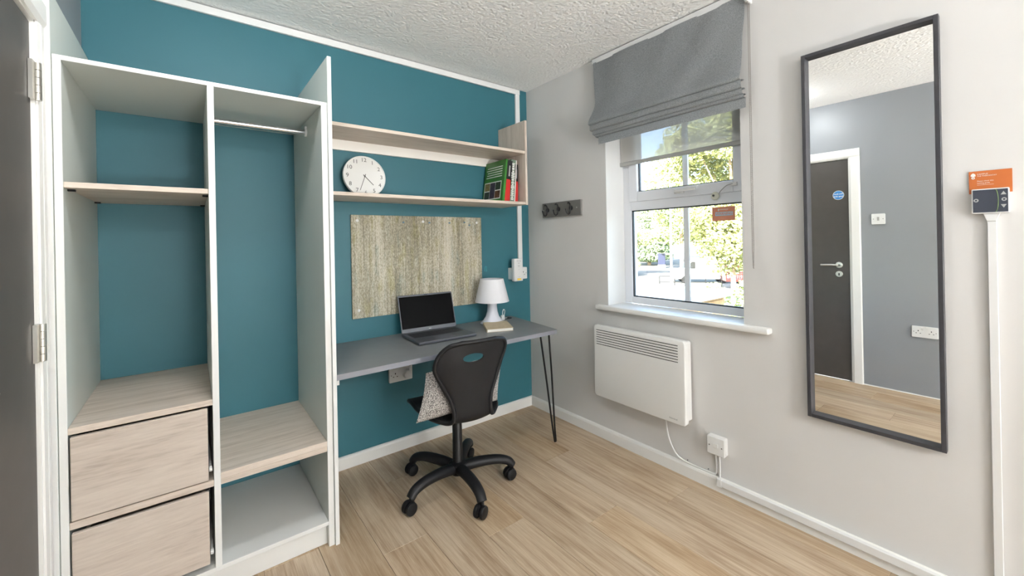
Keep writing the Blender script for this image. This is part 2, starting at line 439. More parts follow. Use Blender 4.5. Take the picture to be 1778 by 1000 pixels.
# window sill board with rounded nosing
bm = bmesh.new()
prism(bm, [(0, -1.672), (-.036, -1.672), (-.042, -1.666), (-.042, -.686), (-.036, -.68), (0, -.68), (0, OY1-.001), (.17, OY1-.001), (.17, OY0+.001), (0, OY0+.001)], .818, .846, 'z', bevel=.007)
obj('trim_2', bm, m_gloss, kind='structure', smooth=True)
# baseboards
def skirt(d): return [(0, 0), (-d, 0), (-d, .056), (-d*.8, .066), (-d*.35, .07), (0, .07)]
bm = bmesh.new(); prism(bm, [(a, b) for a, b in skirt(.015)], -1.573, 0, 'x')
obj('baseboard_back', bm, m_gloss, kind='structure')
bm = bmesh.new(); prism(bm, [(a, b) for a, b in skirt(.015)], YF, -.015, 'y')
obj('baseboard_right', bm, m_gloss, kind='structure')

obj('trim_3', BX(WX, WX+.006, YF, DY0-.078, 0, .007), m_gloss, kind='structure')
# ------------------------------------------------------------------ door in the left wall
dr = thing('door_1', (WX, (DY0+DY1)/2, 0), kind='structure')
obj('door_leaf', BX(WX-.048, WX-.006, DY0+.004, DY1-.004, .006, DZ-.004, bevel=.0015), m_door, dr)
bm = bmesh.new()
box(bm, WX-.12, WX+.002, DY0-.03, DY0, 0, DZ+.03); box(bm, WX-.12, WX+.002, DY1, DY1+.03, 0, DZ+.03); box(bm, WX-.12, WX+.002, DY0-.03, DY1+.03, DZ, DZ+.03)
obj('door_lining', bm, m_gloss, dr)
bm = bmesh.new()
box(bm, WX-.1, WX-.05, DY0-.001, DY0+.012, 0, DZ); box(bm, WX-.1, WX-.05, DY1-.012, DY1+.001, 0, DZ); box(bm, WX-.1, WX-.05, DY0, DY1, DZ-.012, DZ+.001)
obj('door_stop', bm, m_gloss, dr)
bm = bmesh.new(); prism(bm, [(WX, DY0-.006), (WX+.008, DY0-.006), (WX+.016, DY0-.02), (WX+.016, DY0-.072), (WX+.010, DY0-.078), (WX, DY0-.078)], 0, DZ+.006, 'z')
obj('architrave', bm, m_gloss, dr)
bm = bmesh.new(); prism(bm, [(WX, DZ+.006), (WX+.008, DZ+.006), (WX+.016, DZ+.02), (WX+.016, DZ+.072), (WX+.010, DZ+.078), (WX, DZ+.078)], DY0-.078, DY1+.06, 'y')
obj('architrave', bm, m_gloss, dr)
bm = bmesh.new(); prism(bm, [(WX, DY1+.006), (WX+.007, DY1+.006), (WX+.010, DY1+.025), (WX+.006, DY1+.03), (WX+.010, DY1+.036), (WX+.010, DY1+.06), (WX, DY1+.06)], 0, DZ+.006, 'z')
obj('architrave', bm, m_gloss, dr)
for z0, z1 in ((1.682, 1.79), (.944, 1.05), (.18, .29)):
    y = DY1+.001
    hg = obj('hinge', BX(WX-.005, WX+.0035, y-.03, y+.026, z0, z1), m_chrome, dr)
    bm = bmesh.new(); n = 5
    for i in range(n):
        a = z0+(z1-z0)*i/n; b = z0+(z1-z0)*(i+1)/n-.0012
        lathe(bm, [(.0078, a), (.0078, b)], (WX+.008, y, 0), 14)
    obj('knuckle', bm, m_chrome, hg, smooth=True)
# handle set
hy, hz = -1.345, .995
hd = obj('door_handle', LA([(.0, .0), (.024, .0), (.026, .003), (.026, .008), (.023, .011), (.0, .011)], (WX-.006, hy, hz), 28, 'x', cap=False), m_chrome, dr, smooth=True)
obj('lever', TU(smoothpath([(WX+.004, hy, hz), (WX+.04, hy, hz), (WX+.052, hy+.012, hz), (WX+.053, hy+.05, hz+.001), (WX+.052, hy+.118, hz-.001)], 6), .0095, 12), m_chrome, hd, smooth=True)
lk = obj('lock_escutcheon', LA([(.0, .0), (.024, .0), (.026, .003), (.026, .008), (.023, .011), (.0, .011)], (WX-.006, hy, hz-.078), 28, 'x', cap=False), m_chrome, dr, smooth=True)
obj('keyhole', BX(WX+.005, WX+.0062, hy-.004, hy+.004, hz-.092, hz-.07, bevel=.002), m_dark, lk)
sg = thing('door_sign', (WX-.006, -1.349, 1.6), 'round blue fire door sign with white lettering on the dark door', 'sign')
obj('sign_disc', LA([(.0, -.001), (.0395, -.001), (.0395, .001), (.0, .001)], (WX-.005, -1.349, 1.6), 32, 'x', cap=False), m_blue, sg)
bm = LA([(.0365, .001), (.0365, .0016), (.0395, .0016), (.0395, .001)], (WX-.005, -1.349, 1.6), 32, 'x', cap=False)
obj('sign_rim', bm, m_inkwhite, sg)
bm = text_bm('Fire door', .0165, (WX-.0036, -1.349, 1.61), (0, 1, 0), (0, 0, 1), offset=.0004)
join(bm, text_bm('keep shut', .0165, (WX-.0036, -1.349, 1.589), (0, 1, 0), (0, 0, 1), offset=.0004))
obj('sign_lettering', bm, m_inkwhite, sg)

# light switch and double socket on the left wall (seen in the mirror)
sw = thing('light_switch', (WX, -1.61, 1.337), 'white square light switch on the dark grey wall beside the door', 'light switch')
obj('switch_plate', PR(rrect(-1.653, -1.567, 1.337, 1.423, .006), WX, WX+.009, 'x', bevel=.002), m_plastic, sw)
obj('rocker', PR([(WX+.009, 1.366), (WX+.0135, 1.394), (WX+.009, 1.396)], -1.617, -1.603, 'y'), m_palegrey, sw)
obj('screw', LA([(.0, .0), (.003, .0), (.003, .001), (.0, .001)], (WX+.009, -1.64, 1.38), 12, 'x', cap=False), m_ink, sw)
obj('screw', LA([(.0, .0), (.003, .0), (.003, .001), (.0, .001)], (WX+.009, -1.58, 1.38), 12, 'x', cap=False), m_ink, sw)

def socket(name, label, org, right, up, out, w=.146, h=.086, depth=.012, holes=(0, 1), switches=(0, 1), cat='socket'):
    """plate centred on org against the wall; right/up/out unit vectors"""
    R, U, O = Vector(right), Vector(up), Vector(out); org = Vector(org)
    t = thing(name, org, label, cat)
    mt = Matrix(((R.x, U.x, O.x, org.x), (R.y, U.y, O.y, org.y), (R.z, U.z, O.z, org.z), (0, 0, 0, 1)))
    def put(n, bm, m):
        bmesh.ops.transform(bm, matrix=mt, verts=bm.verts); bmesh.ops.recalc_face_normals(bm, faces=bm.faces)
        return obj(n, bm, m, t)
    put('plate', PR(rrect(-w/2, w/2, -h/2, h/2, .005), 0, depth, 'z', bevel=.002), m_plastic)
    n = 2 if w > .12 else 1
    for i in range(n):
        cx = (-.036, .036)[i] if n == 2 else 0
        if i in holes:
            bm = bmesh.new(); box(bm, cx-.0025, cx+.0025, .004, .013, depth-.001, depth+.0006)
            box(bm, cx-.015, cx-.008, -.012, -.008, depth-.001, depth+.0006); box(bm, cx+.008, cx+.015, -.012, -.008, depth-.001, depth+.0006)
            put('pin_holes', bm, m_dark)
        if i in switches:
            sx = cx+(.022 if cx < 0 else -.022)
            put('rocker', PR([(.012, depth), (.036, depth), (.03, depth+.005)], sx-.006, sx+.006, 'x'), m_plastic)
    for sx in (-w/2+.012, w/2-.012):
        put('screw', PR(circ(sx, 0, .0028, 10), depth, depth+.0006, 'z'), m_ink)
    return t, put
socket('double_socket', 'white double socket low on the dark grey wall, seen in the mirror', (WX, -1.868, .497), (0, 1, 0), (0, 0, 1), (1, 0, 0))

# ------------------------------------------------------------------ window
wd = thing('window_1', (.19, (OY0+OY1)/2, OZ0+.024), kind='structure')
WZ0 = .846; fx0, fx1 = .172, .235
bm = bmesh.new()
fo = .058
box(bm, fx0, fx1, OY1-fo, OY1-.003, WZ0, OZ1-.003, bevel=.003); box(bm, fx0, fx1, OY0+.003, OY0+fo, WZ0, OZ1-.003, bevel=.003)
box(bm, fx0, fx1, OY0+fo, OY1-fo, WZ0, WZ0+.042, bevel=.003); box(bm, fx0, fx1, OY0+fo, OY1-fo, OZ1-.06, OZ1-.003, bevel=.003)
box(bm, fx0, fx1, OY0+fo, OY1-fo, 1.436, 1.50, bevel=.003)
obj('window_frame', bm, m_upvc, wd)
# opening top sash
sx0 = fx0-.010
sh = thing('sash_placeholder', (0, 0, 0)); bpy.data.objects.remove(sh)
sy0, sy1, sz0, sz1 = OY0+.05, OY1-.05, 1.49, OZ1-.05
bm = bmesh.new(); sw_ = .062
box(bm, sx0, fx1-.01, sy1-sw_, sy1, sz0, sz1, bevel=.005); box(bm, sx0, fx1-.01, sy0, sy0+sw_, sz0, sz1, bevel=.005)
box(bm, sx0, fx1-.01, sy0+sw_, sy1-sw_, sz0, sz0+sw_, bevel=.005); box(bm, sx0, fx1-.01, sy0+sw_, sy1-sw_, sz1-sw_, sz1, bevel=.005)
sash = obj('sash', bm, m_upvc, wd)
gx = .205
# panes with black gaskets
def pane(y0, y1, z0, z1, par):
    obj('pane', BX(gx-.002, gx+.002, y0-.006, y1+.006, z0-.006, z1+.006), m_glass, par)
    g = .006; bm = bmesh.new(); a, b = gx-.022, gx-.006
    box(bm, a, b, y0, y0+g, z0, z1); box(bm, a, b, y1-g, y1, z0, z1); box(bm, a, b, y0+g, y1-g, z0, z0+g); box(bm, a, b, y0+g, y1-g, z1-g, z1)
    obj('gasket', bm, m_gasket, par)
pane(OY0+fo, OY1-fo, WZ0+.042, 1.436, wd)
pane(sy0+sw_, sy1-sw_, sz0+sw_, sz1-sw_, wd)
m_bar = mat('glazing_bar_white', (236, 239, 242), .3)
obj('glazing_bar', BX(gx-.018, gx-.004, -1.186, -1.156, WZ0+.042, 1.436), m_bar, wd)
obj('glazing_bar', BX(gx-.018, gx-.004, -1.186, -1.156, sz0+sw_, sz1-sw_), m_bar, wd)
# espag handle on sash bottom rail
hz_ = 1.523; bm = bmesh.new()
box(bm, sx0-.012, sx0, -1.18, -1.12, hz_-.011, hz_+.011, bevel=.003)
wh = obj('window_handle', bm, m_plastic, wd)
obj('handle_grip', TU(smoothpath([(sx0-.012, -1.135, hz_), (sx0-.03, -1.14, hz_), (sx0-.034, -1.17, hz_+.002), (sx0-.03, -1.26, hz_+.006)], 5), .0075, 10), m_plastic, wh, smooth=True)
bm = LA([(.0, .0), (.0045, .0), (.0045, .0015), (.0, .0015)], (sx0-.0135, -1.172, hz_+.004), 12, 'x', cap=False)
lathe(bm, [(.0, .0), (.0045, .0), (.0045, .0015), (.0, .0015)], (sx0-.0135, -1.152, hz_+.005), 12, 'x', cap=False)
obj('handle_screw', bm, m_ink, wh)
# cable restrictor
rs = obj('restrictor', LA([(.0, .0), (.02, .0), (.022, .004), (.02, .012), (.0, .013)], (fx0-.0135, -1.352, 1.478), 20, 'x', cap=False), m_cover_kraft, wd, smooth=True)
rs.data.materials[0] = mat('restrictor_cream', (206, 206, 190), .4)
obj('restrictor_lock', LA([(.0, -.002), (.006, -.002), (.006, .001), (.0, .001)], (fx0-.014, -1.345, 1.48), 12, 'x', cap=False), m_ink, rs)
obj('restrictor_anchor', BX(sx0-.012, sx0, -1.468, -1.435, 1.521, 1.541, bevel=.004), m_plastic, rs)
obj('restrictor_cable', TU(smoothpath([(fx0-.012, -1.372, 1.483), (sx0-.02, -1.39, 1.498), (sx0-.018, -1.42, 1.524), (sx0-.010, -1.45, 1.531)], 5), .0022, 8), m_palegrey, rs, smooth=True)

# warning sticker on the lower pane
st = thing('window_sticker', (gx-.003, -1.372, 1.345), 'orange warning sticker with a pale blue panel on the lower window pane', 'sticker')
obj('sticker_film', BX(gx-.0028, gx-.0022, -1.435, -1.315, 1.345, 1.42), m_orange, st)
m_sticker = mat('sticker_orange_film', (226, 150, 120), .5); bpy.data.objects[st.children[0].name].data.materials[0] = m_sticker
obj('sticker_panel', BX(gx-.0032, gx-.0028, -1.424, -1.332, 1.372, 1.392), m_skyblue, st)
bm = text_bm('WARNING', .018, (gx-.0034, -1.378, 1.382), (0, -1, 0), (0, 0, 1), depth=.0002, offset=.0004)
obj('sticker_lettering', bm, m_sticker, st)
bm = BX(gx-.0032, gx-.0028, -1.40, -1.35, 1.404, 1.407)
box(bm, gx-.0032, gx-.0028, -1.352, -1.346, 1.398, 1.41)
obj('sticker_logo', bm, m_inkwhite, st)

# roller screen blind inside the reveal
rb = thing('roller_blind', (.145, -1.15, 1.735), 'sheer grey roller blind pulled a little way down inside the window recess', 'blind')
obj('screen_fabric', BX(.1445, .1453, OY0+.006, OY1-.006, 1.742, 2.12), m_screenfab, rb)
obj('bottom_bar', PR(rrect(.138, .152, 1.722, 1.746, .005), OY0+.006, OY1-.006, 'y'), mat('blind_bar_grey', (178, 177, 172), .5), rb, smooth=True)
obj('roller_tube', LA([(.02, OY0+.006), (.02, OY1-.006)], (.145, 0, 2.13), 20, 'y'), m_plastic, rb, smooth=True)

# roman blind
ro = thing('roman_blind', (-.04, -1.14, 1.84), 'grey linen roman blind folded up above the window', 'blind')
prof = [(-.034, 2.368), (-.036, 2.25), (-.038, 2.14), (-.046, 2.09), (-.066, 2.04), (-.088, 2.0), (-.098, 1.978), (-.094, 1.966), (-.062, 1.966), (-.055, 1.972)]
def cloth(profile, ys, name, wob=.004, th=.004):
    bm = bmesh.new(); P = smoothpath([(x, 0, z) for x, z in profile], 5); n = 40; rows = []
    y0, y1 = ys
    for i, p in enumerate(P):
        row = []
        for j in range(n+1):
            y = y0+(y1-y0)*j/n
            w = wob*pnoise(Vector((p.z*7, y*5+p.z*3, 1.3)))
            edge = .010*math.sin(max(0, min(1, (2.25-p.z)/.25))*PI) if j in (0, n) else 0
            row.append(bm.verts.new((p.x+w, y+(edge if j == 0 else -edge), p.z+.25*w)))
        rows.append(row)
    for A, B in zip(rows, rows[1:]):
        for j in range(n): bm.faces.new((A[j], A[j+1], B[j+1], B[j]))
    bmesh.ops.solidify(bm, geom=bm.faces, thickness=th)
    return obj(name, bm, m_blind, ro, smooth=True)
cloth(prof, (-1.595, -.70), 'blind_panel', .012)
cloth([(-.055, 1.972), (-.088, 1.966), (-.092, 1.945), (-.088, 1.93), (-.058, 1.927), (-.05, 1.934)], (-1.598, -.708), 'fold', .003)
cloth([(-.05, 1.934), (-.080, 1.929), (-.084, 1.918), (-.08, 1.904), (-.055, 1.900), (-.046, 1.906)], (-1.60, -.722), 'fold', .003)
cloth([(-.046, 1.906), (-.072, 1.904), (-.075, 1.896), (-.07, 1.889), (-.05, 1.887)], (-1.602, -.735), 'fold', .002)
cloth([(-.05, 1.892), (-.062, 1.888), (-.063, 1.87), (-.062, 1.842)], (-1.606, -.752), 'hem', .002, .006)
obj('headrail', BX(-.034, -.001, -1.607, -.69, 2.362, 2.392), m_plastic, ro)
bm = bmesh.new(); box(bm, -.052, -.001, -1.618, -1.606, 2.325, 2.395, bevel=.004); lathe(bm, [(.016, -1.612), (.016, -1.600)], (-.034, 0, 2.345), 16, 'y')
obj('chain_bracket', bm, m_plastic, ro)
bm = bmesh.new()
m_bead = mat('bead_grey', (128, 122, 116), .4)
for dx, ph in ((-.041, 0), (-.026, .5)):
    for i in range(200):
        z = 2.33-(i+ph)*.0061
        if z < 1.112: continue
        c = Vector((dx+(-.0335-dx)*max(0, (1.2-z)/.1)*.8, -1.613, z))
        bmesh.ops.create_icosphere(bm, subdivisions=1, radius=.0026, matrix=Matrix.Translation(c))
obj('bead_chain', bm, m_bead, ro, smooth=True, kind='stuff')

# ------------------------------------------------------------------ wardrobe
wa = thing('wardrobe', (-1.98, -.29, 0), 'white open-fronted wardrobe with ash shelves, hanging rail and two drawers against the teal wall', 'wardrobe')
FY = -.582
m_shaded_face = mat('white_laminate_shaded_face', (208, 213, 207), .42, bump=(300, .03, .0005))  # white panels greyed: the shade on their sides is put into the colour
def edged(o):
    o.data.materials.append(m_white)
    for pl in o.data.polygons:
        if pl.normal.y < -.5: pl.material_index = 1
    return o
def P(name, *a, m=m_white, par=wa, bevel=.0012): return obj(name, BX(*a, bevel=bevel, seg=1), m, par)
edged(P('end_panel', WX+.003, -2.374, -.592, -.001, 0, 2.047, m=m_shaded_face))
edged(P('end_panel', -1.590, -1.574, -.592, -.001, 0, 2.047, m=m_shaded_face))
edged(P('side_panel', -2.373, -2.354, FY, -.001, 0, 1.84, m=m_shaded_face))
edged(P('side_panel', -1.614, -1.591, FY, -.001, 0, 1.84, m=m_shaded_face))
edged(P('top_panel', -2.373, -1.591, FY-.001, -.001, 1.838, 1.853, m=m_shaded_face))
edged(P('divider', -1.996, -1.976, FY-.0005, -.001, .107, 1.838, m=m_shaded_face))
P('base_panel', -2.354, -1.614, FY-.0005, -.001, .091, .107)
P('plinth', -2.354, -1.614, -.552, -.536, 0, .091)
P('shelf', -2.354, -1.996, -.575, -.001, 1.449, 1.467, m=m_ashx)
P('drawer_top', -2.354, -1.996, FY, -.001, .690, .711, m=m_ashx)
P('shelf', -1.976, -1.614, FY, -.001, .418, .440, m=m_ashx)
P('shelf_rail', -1.976, -1.614, FY+.003, -.001, .396, .4165, m=m_ashx)
P('drawer_rail', -2.354, -1.996, FY+.002, -.06, .398, .421, m=m_ashx)
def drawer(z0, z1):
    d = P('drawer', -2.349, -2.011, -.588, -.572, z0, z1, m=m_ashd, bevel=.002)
    bm = bmesh.new(); box(bm, -2.335, -2.325, -.572, -.08, z0+.03, z1-.05); box(bm, -2.03, -2.02, -.572, -.08, z0+.03, z1-.05); box(bm, -2.325, -2.03, -.572, -.08, z0+.03, z0+.04); box(bm, -2.325, -2.03, -.09, -.08, z0+.04, z1-.05)
    obj('drawer_box', bm, m_ashy, d)
    for x0, x1 in ((-2.353, -2.338), (-2.012, -1.997)):
        bm = bmesh.new(); box(bm, x0+.004, x1-.004, -.566, -.1, z0+.022, z0+.04); lathe(bm, [(.008, x0+.003), (.008, x1-.003)], (0, -.566, z0+.03), 12, 'x')
        obj('drawer_runner', bm, m_plastic, d)
drawer(.427, .683); drawer(.130, .388)
obj('drawer_back_panel', BX(-2.354, -1.996, -.07, -.06, .108, .69), m_white, wa)  # white panel closing the space behind the drawers
hr = obj('hanging_rail', TU([(-1.976, -.3, 1.785), (-1.614, -.3, 1.785)], .0125, 20), m_rail, wa, smooth=True)
for x0, x1 in ((-1.976, -1.968), (-1.622, -1.614)):
    bm = bmesh.new(); lathe(bm, [(.019, x0), (.019, x1)], (0, -.3, 1.785), 20, 'x'); box(bm, x0, x1, -.312, -.288, 1.785, 1.812)
    obj('rail_bracket', bm, m_plastic, hr, smooth=True)
for sx in (-2.349, -2.001):
    for sy in (-.52, -.06):
        obj('shelf_peg', BX(sx-.005 if sx < -2.2 else sx-.012, sx+.012 if sx < -2.2 else sx+.005, sy-.008, sy+.008, 1.443, 1.449), m_dark, wa)

# ------------------------------------------------------------------ trunking on the teal wall
ct = thing('cable_trunking', (-.095, 0, 1.06), 'white cable trunking along the top of the teal wall and down its right end', 'trunking')
obj('trunking_length', BX(WX+.002, -.075, -.016, -.0004, 2.358, 2.394, bevel=.002, seg=1), m_plastic, ct)
obj('trunking_length', BX(-.117, -.078, -.0155, -.0004, 1.066, 2.3578, bevel=.002, seg=1), m_plastic, ct)

# ------------------------------------------------------------------ wall shelf
ws = thing('wall_shelf', (-.92, 0, 1.5), 'two-tier ash wall shelf on the teal wall above the desk', 'shelf')
obj('shelf_board', BX(-1.572, -.276, -.30, -.018, 1.842, 1.860, bevel=.001, seg=1), m_ashx, ws)
obj('shelf_board', BX(-1.572, -.276, -.30, -.001, 1.500, 1.518, bevel=.001, seg=1), m_ashx, ws)
obj('side_panel', BX(-.275, -.257, -.302, -.001, 1.499, 2.066, bevel=.001, seg=1), m_ashz, ws)
obj('back_rail', BX(-1.572, -.276, -.0178, -.001, 1.786, 1.86, bevel=.001, seg=1), mat('lamplit_rail', (246, 241, 234), .5), ws)  # rail coloured paler than the ash for the lamplight falling on it
for sgn, z in ((0, 1.4995),):
    pass

# clock leaning on the wall
ck = thing('wall_clock', (-1.266, -.06, 1.518), 'round white wall clock leaning on the lower shelf above the desk', 'clock')
tl = math.radians(9); CR = .1195
bmf = [('clock_case', LA([(.0, -.012), (CR-.012, -.012), (CR-.004, -.009), (CR, -.001), (CR, .0145), (CR-.002, .017), (CR-.005, .016), (CR-.006, .013)], (0, 0, 0), 64, 'z', cap=False), m_plastic, True),
       ('clock_face', LA([(.0, .0), (CR-.0055, .0), (CR-.0055, .0132), (.0, .0132)], (0, 0, 0), 64, 'z', cap=False), mat('clock_dial', (228, 227, 223), .5), True)]
for n in range(1, 13):
    a = PI/2-2*PI*n/12; rr = CR*.80
    bmf.append(('numeral', text_bm(str(n), .032, (rr*math.cos(a), rr*math.sin(a), .0136), (1, 0, 0), (0, 1, 0)), m_ink, False))
def hand(ang, ln, w, back):
    bm = bmesh.new(); c, s = math.cos(ang), math.sin(ang)
    pts = [(-back, -w), (ln, -w*.8), (ln, w*.8), (-back, w)]
    prism(bm, [(x*c-y*s, x*s+y*c) for x, y in pts], .0150, .0158, 'z'); return bm
hour = PI/2-2*PI*(4+34/60)/12; minute = PI/2-2*PI*33.5/60
bmf.append(('hour_hand', hand(hour, CR*.56, .0022, .012), m_ink, False))
bmf.append(('minute_hand', hand(minute, CR*.74, .0017, .014), m_ink, False))
bmf.append(('hand_pin', LA([(.0, .013), (.004, .013), (.004, .017), (.0, .017)], (0, 0, 0), 14, 'z', cap=False), m_ink, False))
Rm = Matrix.Translation((-1.266, -.052, 1.5185+CR*math.cos(tl)+.002)) @ Matrix.Rotation(PI/2-tl, 4, 'X')
for n, b, m_, sm in bmf:
    bmesh.ops.transform(b, matrix=Rm, verts=b.verts); obj(n, b, m_, ck, smooth=sm)

# books
def book(name, label, x0b, x1b, x0t, ytop, zt, mcov, mpage, depth=.2, yf=-.25, spine_text=None, extra=None):
    """leaning book, spine towards the room (-y). x0b/x1b foot, x0t left edge at top"""
    h = zt-1.518; lean = math.atan2(x0t-x0b, h); th = x1b-x0b
    t = thing(name, (x1b, yf, 1.5183), label, 'book', 'books on the lower shelf')
    Mx = Matrix.Translation((x1b, 0, 1.5183)) @ Matrix.Rotation(lean, 4, 'Y')
    L = h/math.cos(lean)
    def put(n, bm, m):
        bmesh.ops.transform(bm, matrix=Mx, verts=bm.verts); return obj(n, bm, m, t)
    c = .0022
    bm = bmesh.new(); box(bm, -th, -th+c, yf, yf+depth, 0, L); box(bm, -c, 0, yf, yf+depth, 0, L); box(bm, -th+c, -c, yf, yf+c, 0, L)
    put('cover', bm, mcov)
    put('pages', BX(-th+c, -c, yf+c, yf+depth-.004, .003, L-.004), mpage)
    if extra: extra(put, th, L, yf, depth)
    return t
def green_extra(put, th, L, yf, d):
    bm = bmesh.new()
    for i in range(5):
        z = L-.045-i*.0165; a = (.03, .022, .034, .03, .024)[i]
        box(bm, -th-.0004, -th+.0001, yf+.03, yf+d-a, z, z+.005)
    put('title_lines', bm, m_inkwhite)
    bm = BX(-th-.0003, -th+.0001, yf+.028, yf+d-.012, .022, L*.50)
    put('picture_border', bm, m_inkwhite)
    cols = [(92, 58, 34), (40, 52, 34), (56, 44, 58), (44, 54, 40), (120, 106, 62), (140, 66, 36)]
    z0, z1 = .026, L*.5-.004; y0, y1 = yf+.032, yf+d-.016; wy = (y1-y0)/3
    cells = [(0, 0, .47), (0, .5, 1), (1, 0, 1), (2, 0, .47), (2, .5, 1)]
    for i, (c_, a, b) in enumerate(cells):
        bm = BX(-th-.0007, -th-.0002, y0+c_*wy+.0015, y0+(c_+1)*wy-.0015, z0+(z1-z0)*a+.0015, z0+(z1-z0)*b-.0015)
        put('cover_photo', bm, mat('cover_photo_%d' % i, cols[i], .4, var=(60, .5)))
def redblack_extra(frac):
    def f(put, th, L, yf, d):
        bm = bmesh.new(); box(bm, -th-.0005, .0005, yf-.0006, yf+d*.6, L*frac, L+.0004)
        put('black_band', bm, m_blackcover)
        put('spine_lettering', BX(-th*.62, -th*.38, yf-.0010, yf-.0006, L*(frac+.08), L*.88), m_palegrey)
    return f
def sage_extra(put, th, L, yf, d):
    bm = bmesh.new(); rnd = random.Random(3)
    z = .012
    while z < L-.02:
        hh = rnd.uniform(.006, .014); w = rnd.uniform(.35, .7)*th
        box(bm, -th*.5-w/2-.002, -th*.5+w/2-.004, yf-.0007, yf, z, z+hh*.6); z += hh
    put('spine_lettering', bm, m_inkwhite)
    put('spine_edge', BX(-.006, .0004, yf-.0008, yf+.01, 0, L), m_paper)
book('cover_facing_book', 'large green picture book with cover photographs, leaning at the left of the shelf books', -.436, -.417, -.396, -.22, 1.80, m_green, m_paper, depth=.235, extra=green_extra)
book('red_spine_book', 'thick red book with a black upper spine leaning next to the green book', -.4165, -.374, -.383, -.25, 1.790, m_red, m_paper, extra=redblack_extra(.54))
book('sage_spine_book', 'grey-green book with pale spine lettering between two red books', -.3735, -.3285, -.352, -.25, 1.80, m_sage, m_paper, extra=sage_extra)
book('thin_red_book', 'thin red and black book standing nearest the shelf end panel', -.328, -.302, -.323, -.25, 1.772, m_red, m_paper, extra=redblack_extra(.55))

# ------------------------------------------------------------------ pin board
pb = thing('pin_board', (-.888, 0, .83), 'large fabric pin board with beige and olive vertical threads on the teal wall', 'board')
obj('board_panel', BX(-1.332, -.445, -.0115, -.0006, .83, 1.425, bevel=.001, seg=1), m_board, pb)
for x, z in ((-1.297, 1.392), (-.887, 1.391), (-.483, 1.389), (-.48, .878), (-1.297, .876)):
    obj('screw_cap', LA([(.0, .0), (.0085, .0), (.0085, -.002), (.006, -.0045), (.0, -.0055)], (x, -.011, z), 16, 'y', cap=False), m_plastic, pb, smooth=True)
m_pinblue = mat('blue_pin', (92, 120, 140), .4)
for x, z in ((-1.02, 1.385), (-.845, 1.385), (-.70, 1.385), (-.585, 1.39), (-.545, 1.372)):
    obj('push_pin', LA([(.0, .0), (.0055, .0), (.0035, -.004), (.003, -.009), (.005, -.011), (.0, -.012)], (x, -.011, z), 10, 'y', cap=False), m_pinblue, pb, smooth=True)
ah = thing('adhesive_hook', (-.408, 0, 1.05), 'small clear adhesive hook on the teal wall right of the pin board', 'hook')
m_clear = mat('clear_teal_plastic', (70, 130, 138), .2)
obj('hook_plate', PR(rrect(-.419, -.397, 1.045, 1.083, .006), -.003, 0, 'y'), m_clear, ah)
obj('hook_arm', TU(smoothpath([(-.408, -.003, 1.074), (-.408, -.012, 1.062), (-.408, -.016, 1.052), (-.408, -.012, 1.046)], 4), .0025, 8), m_clear, ah, smooth=True)

# ------------------------------------------------------------------ sockets on the teal wall
t, put = socket('double_socket', 'white double socket fed by trunking at the right end of the teal wall', (-.134, 0, 1.017), (1, 0, 0), (0, 0, 1), (0, -1, 0), depth=.044, holes=(1,), switches=(1,))
pa = thing('plug_in_extender', (-.172, -.044, .962), 'white plug-in network adaptor with a yellow sticker in the double socket', 'adaptor')
obj('adaptor_body', PR(rrect(-.211, -.131, .964, 1.128, .006), -.082, -.0445, 'y', bevel=.006), m_plastic, pa, smooth=True)
obj('yellow_sticker', BX(-.186, -.152, -.0826, -.082, .972, .985), m_yellow, pa)
bm = text_bm('Warning', .011, (-.170, -.0822, 1.112), (1, 0, 0), (0, 0, 1))
for i, (w, z) in enumerate(((.02, 1.096), (.012, 1.092), (.018, 1.078), (.02, 1.074), (.012, 1.068), (.006, 1.05), (.014, .994))):
    obj('print_line', BX(-.170-w/2, -.170+w/2, -.0826, -.0822, z, z+.0018), m_palegrey, pa)
obj('adaptor_print', bm, m_palegrey, pa)

t, put = socket('double_socket', 'white double socket on the teal wall under the desk', (-1.054, 0, .463), (1, 0, 0), (0, 0, 1), (0, -1, 0), depth=.018, holes=(0,), switches=(0,))
pg = thing('plug', (-1.018, -.018, .43), 'round white mains plug in the socket under the desk', 'plug')
obj('plug_body', LA([(.0, -.018), (.027, -.018), (.028, -.026), (.023, -.042), (.012, -.046), (.0, -.046)], (-1.018, 0, .458), 24, 'y', cap=False), m_plastic, pg, smooth=True)
obj('plug_lead', TU(smoothpath([(-1.005, -.035, .478), (-.998, -.03, .51), (-.99, -.02, .56), (-.99, -.012, .68)], 5), .0035, 8), m_plastic, pg, smooth=True)

# ------------------------------------------------------------------ desk
dk = thing('desk', (-.9, -.3, 0), 'grey laminate desk fixed to the wardrobe with one black hairpin leg', 'desk')
top = [(-1.573, -.001), (-1.573, -.581), (-.276, -.575), (-.268, -.567), (-.19, -.001)]
bm = bmesh.new(); prism(bm, top, .681, .705, 'z')
o = obj('desk_top', bm, m_desk, dk); o.data.materials.append(m_deskedge)
for pl in o.data.polygons:
    if abs(pl.normal.z) < .5: pl.material_index = 1
leg = bmesh.new()
tube(leg, smoothpath([(-.386, -.545, .681), (-.342, -.544, .40), (-.30, -.542, .12), (-.281, -.541, .012), (-.276, -.541, .006), (-.271, -.541, .012), (-.281, -.543, .12), (-.297, -.545, .40), (-.318, -.547, .681)], 8), .0058, 10)
obj('hairpin_leg', leg, m_blackmetal, dk, smooth=True)
obj('leg_plate', BX(-.405, -.30, -.562, -.53, .677, .681), m_blackmetal, dk)
obj('support_batten', BX(-1.573, -1.556, -.56, -.02, .655, .681), m_white, dk)
bm = LA([(.031, .705), (.031, .7075), (.027, .7085), (.024, .7075), (.024, .7055)], (-.268, -.062, 0), 28, 'z', cap=False)
gr = obj('cable_grommet', bm, m_black, dk, smooth=True)
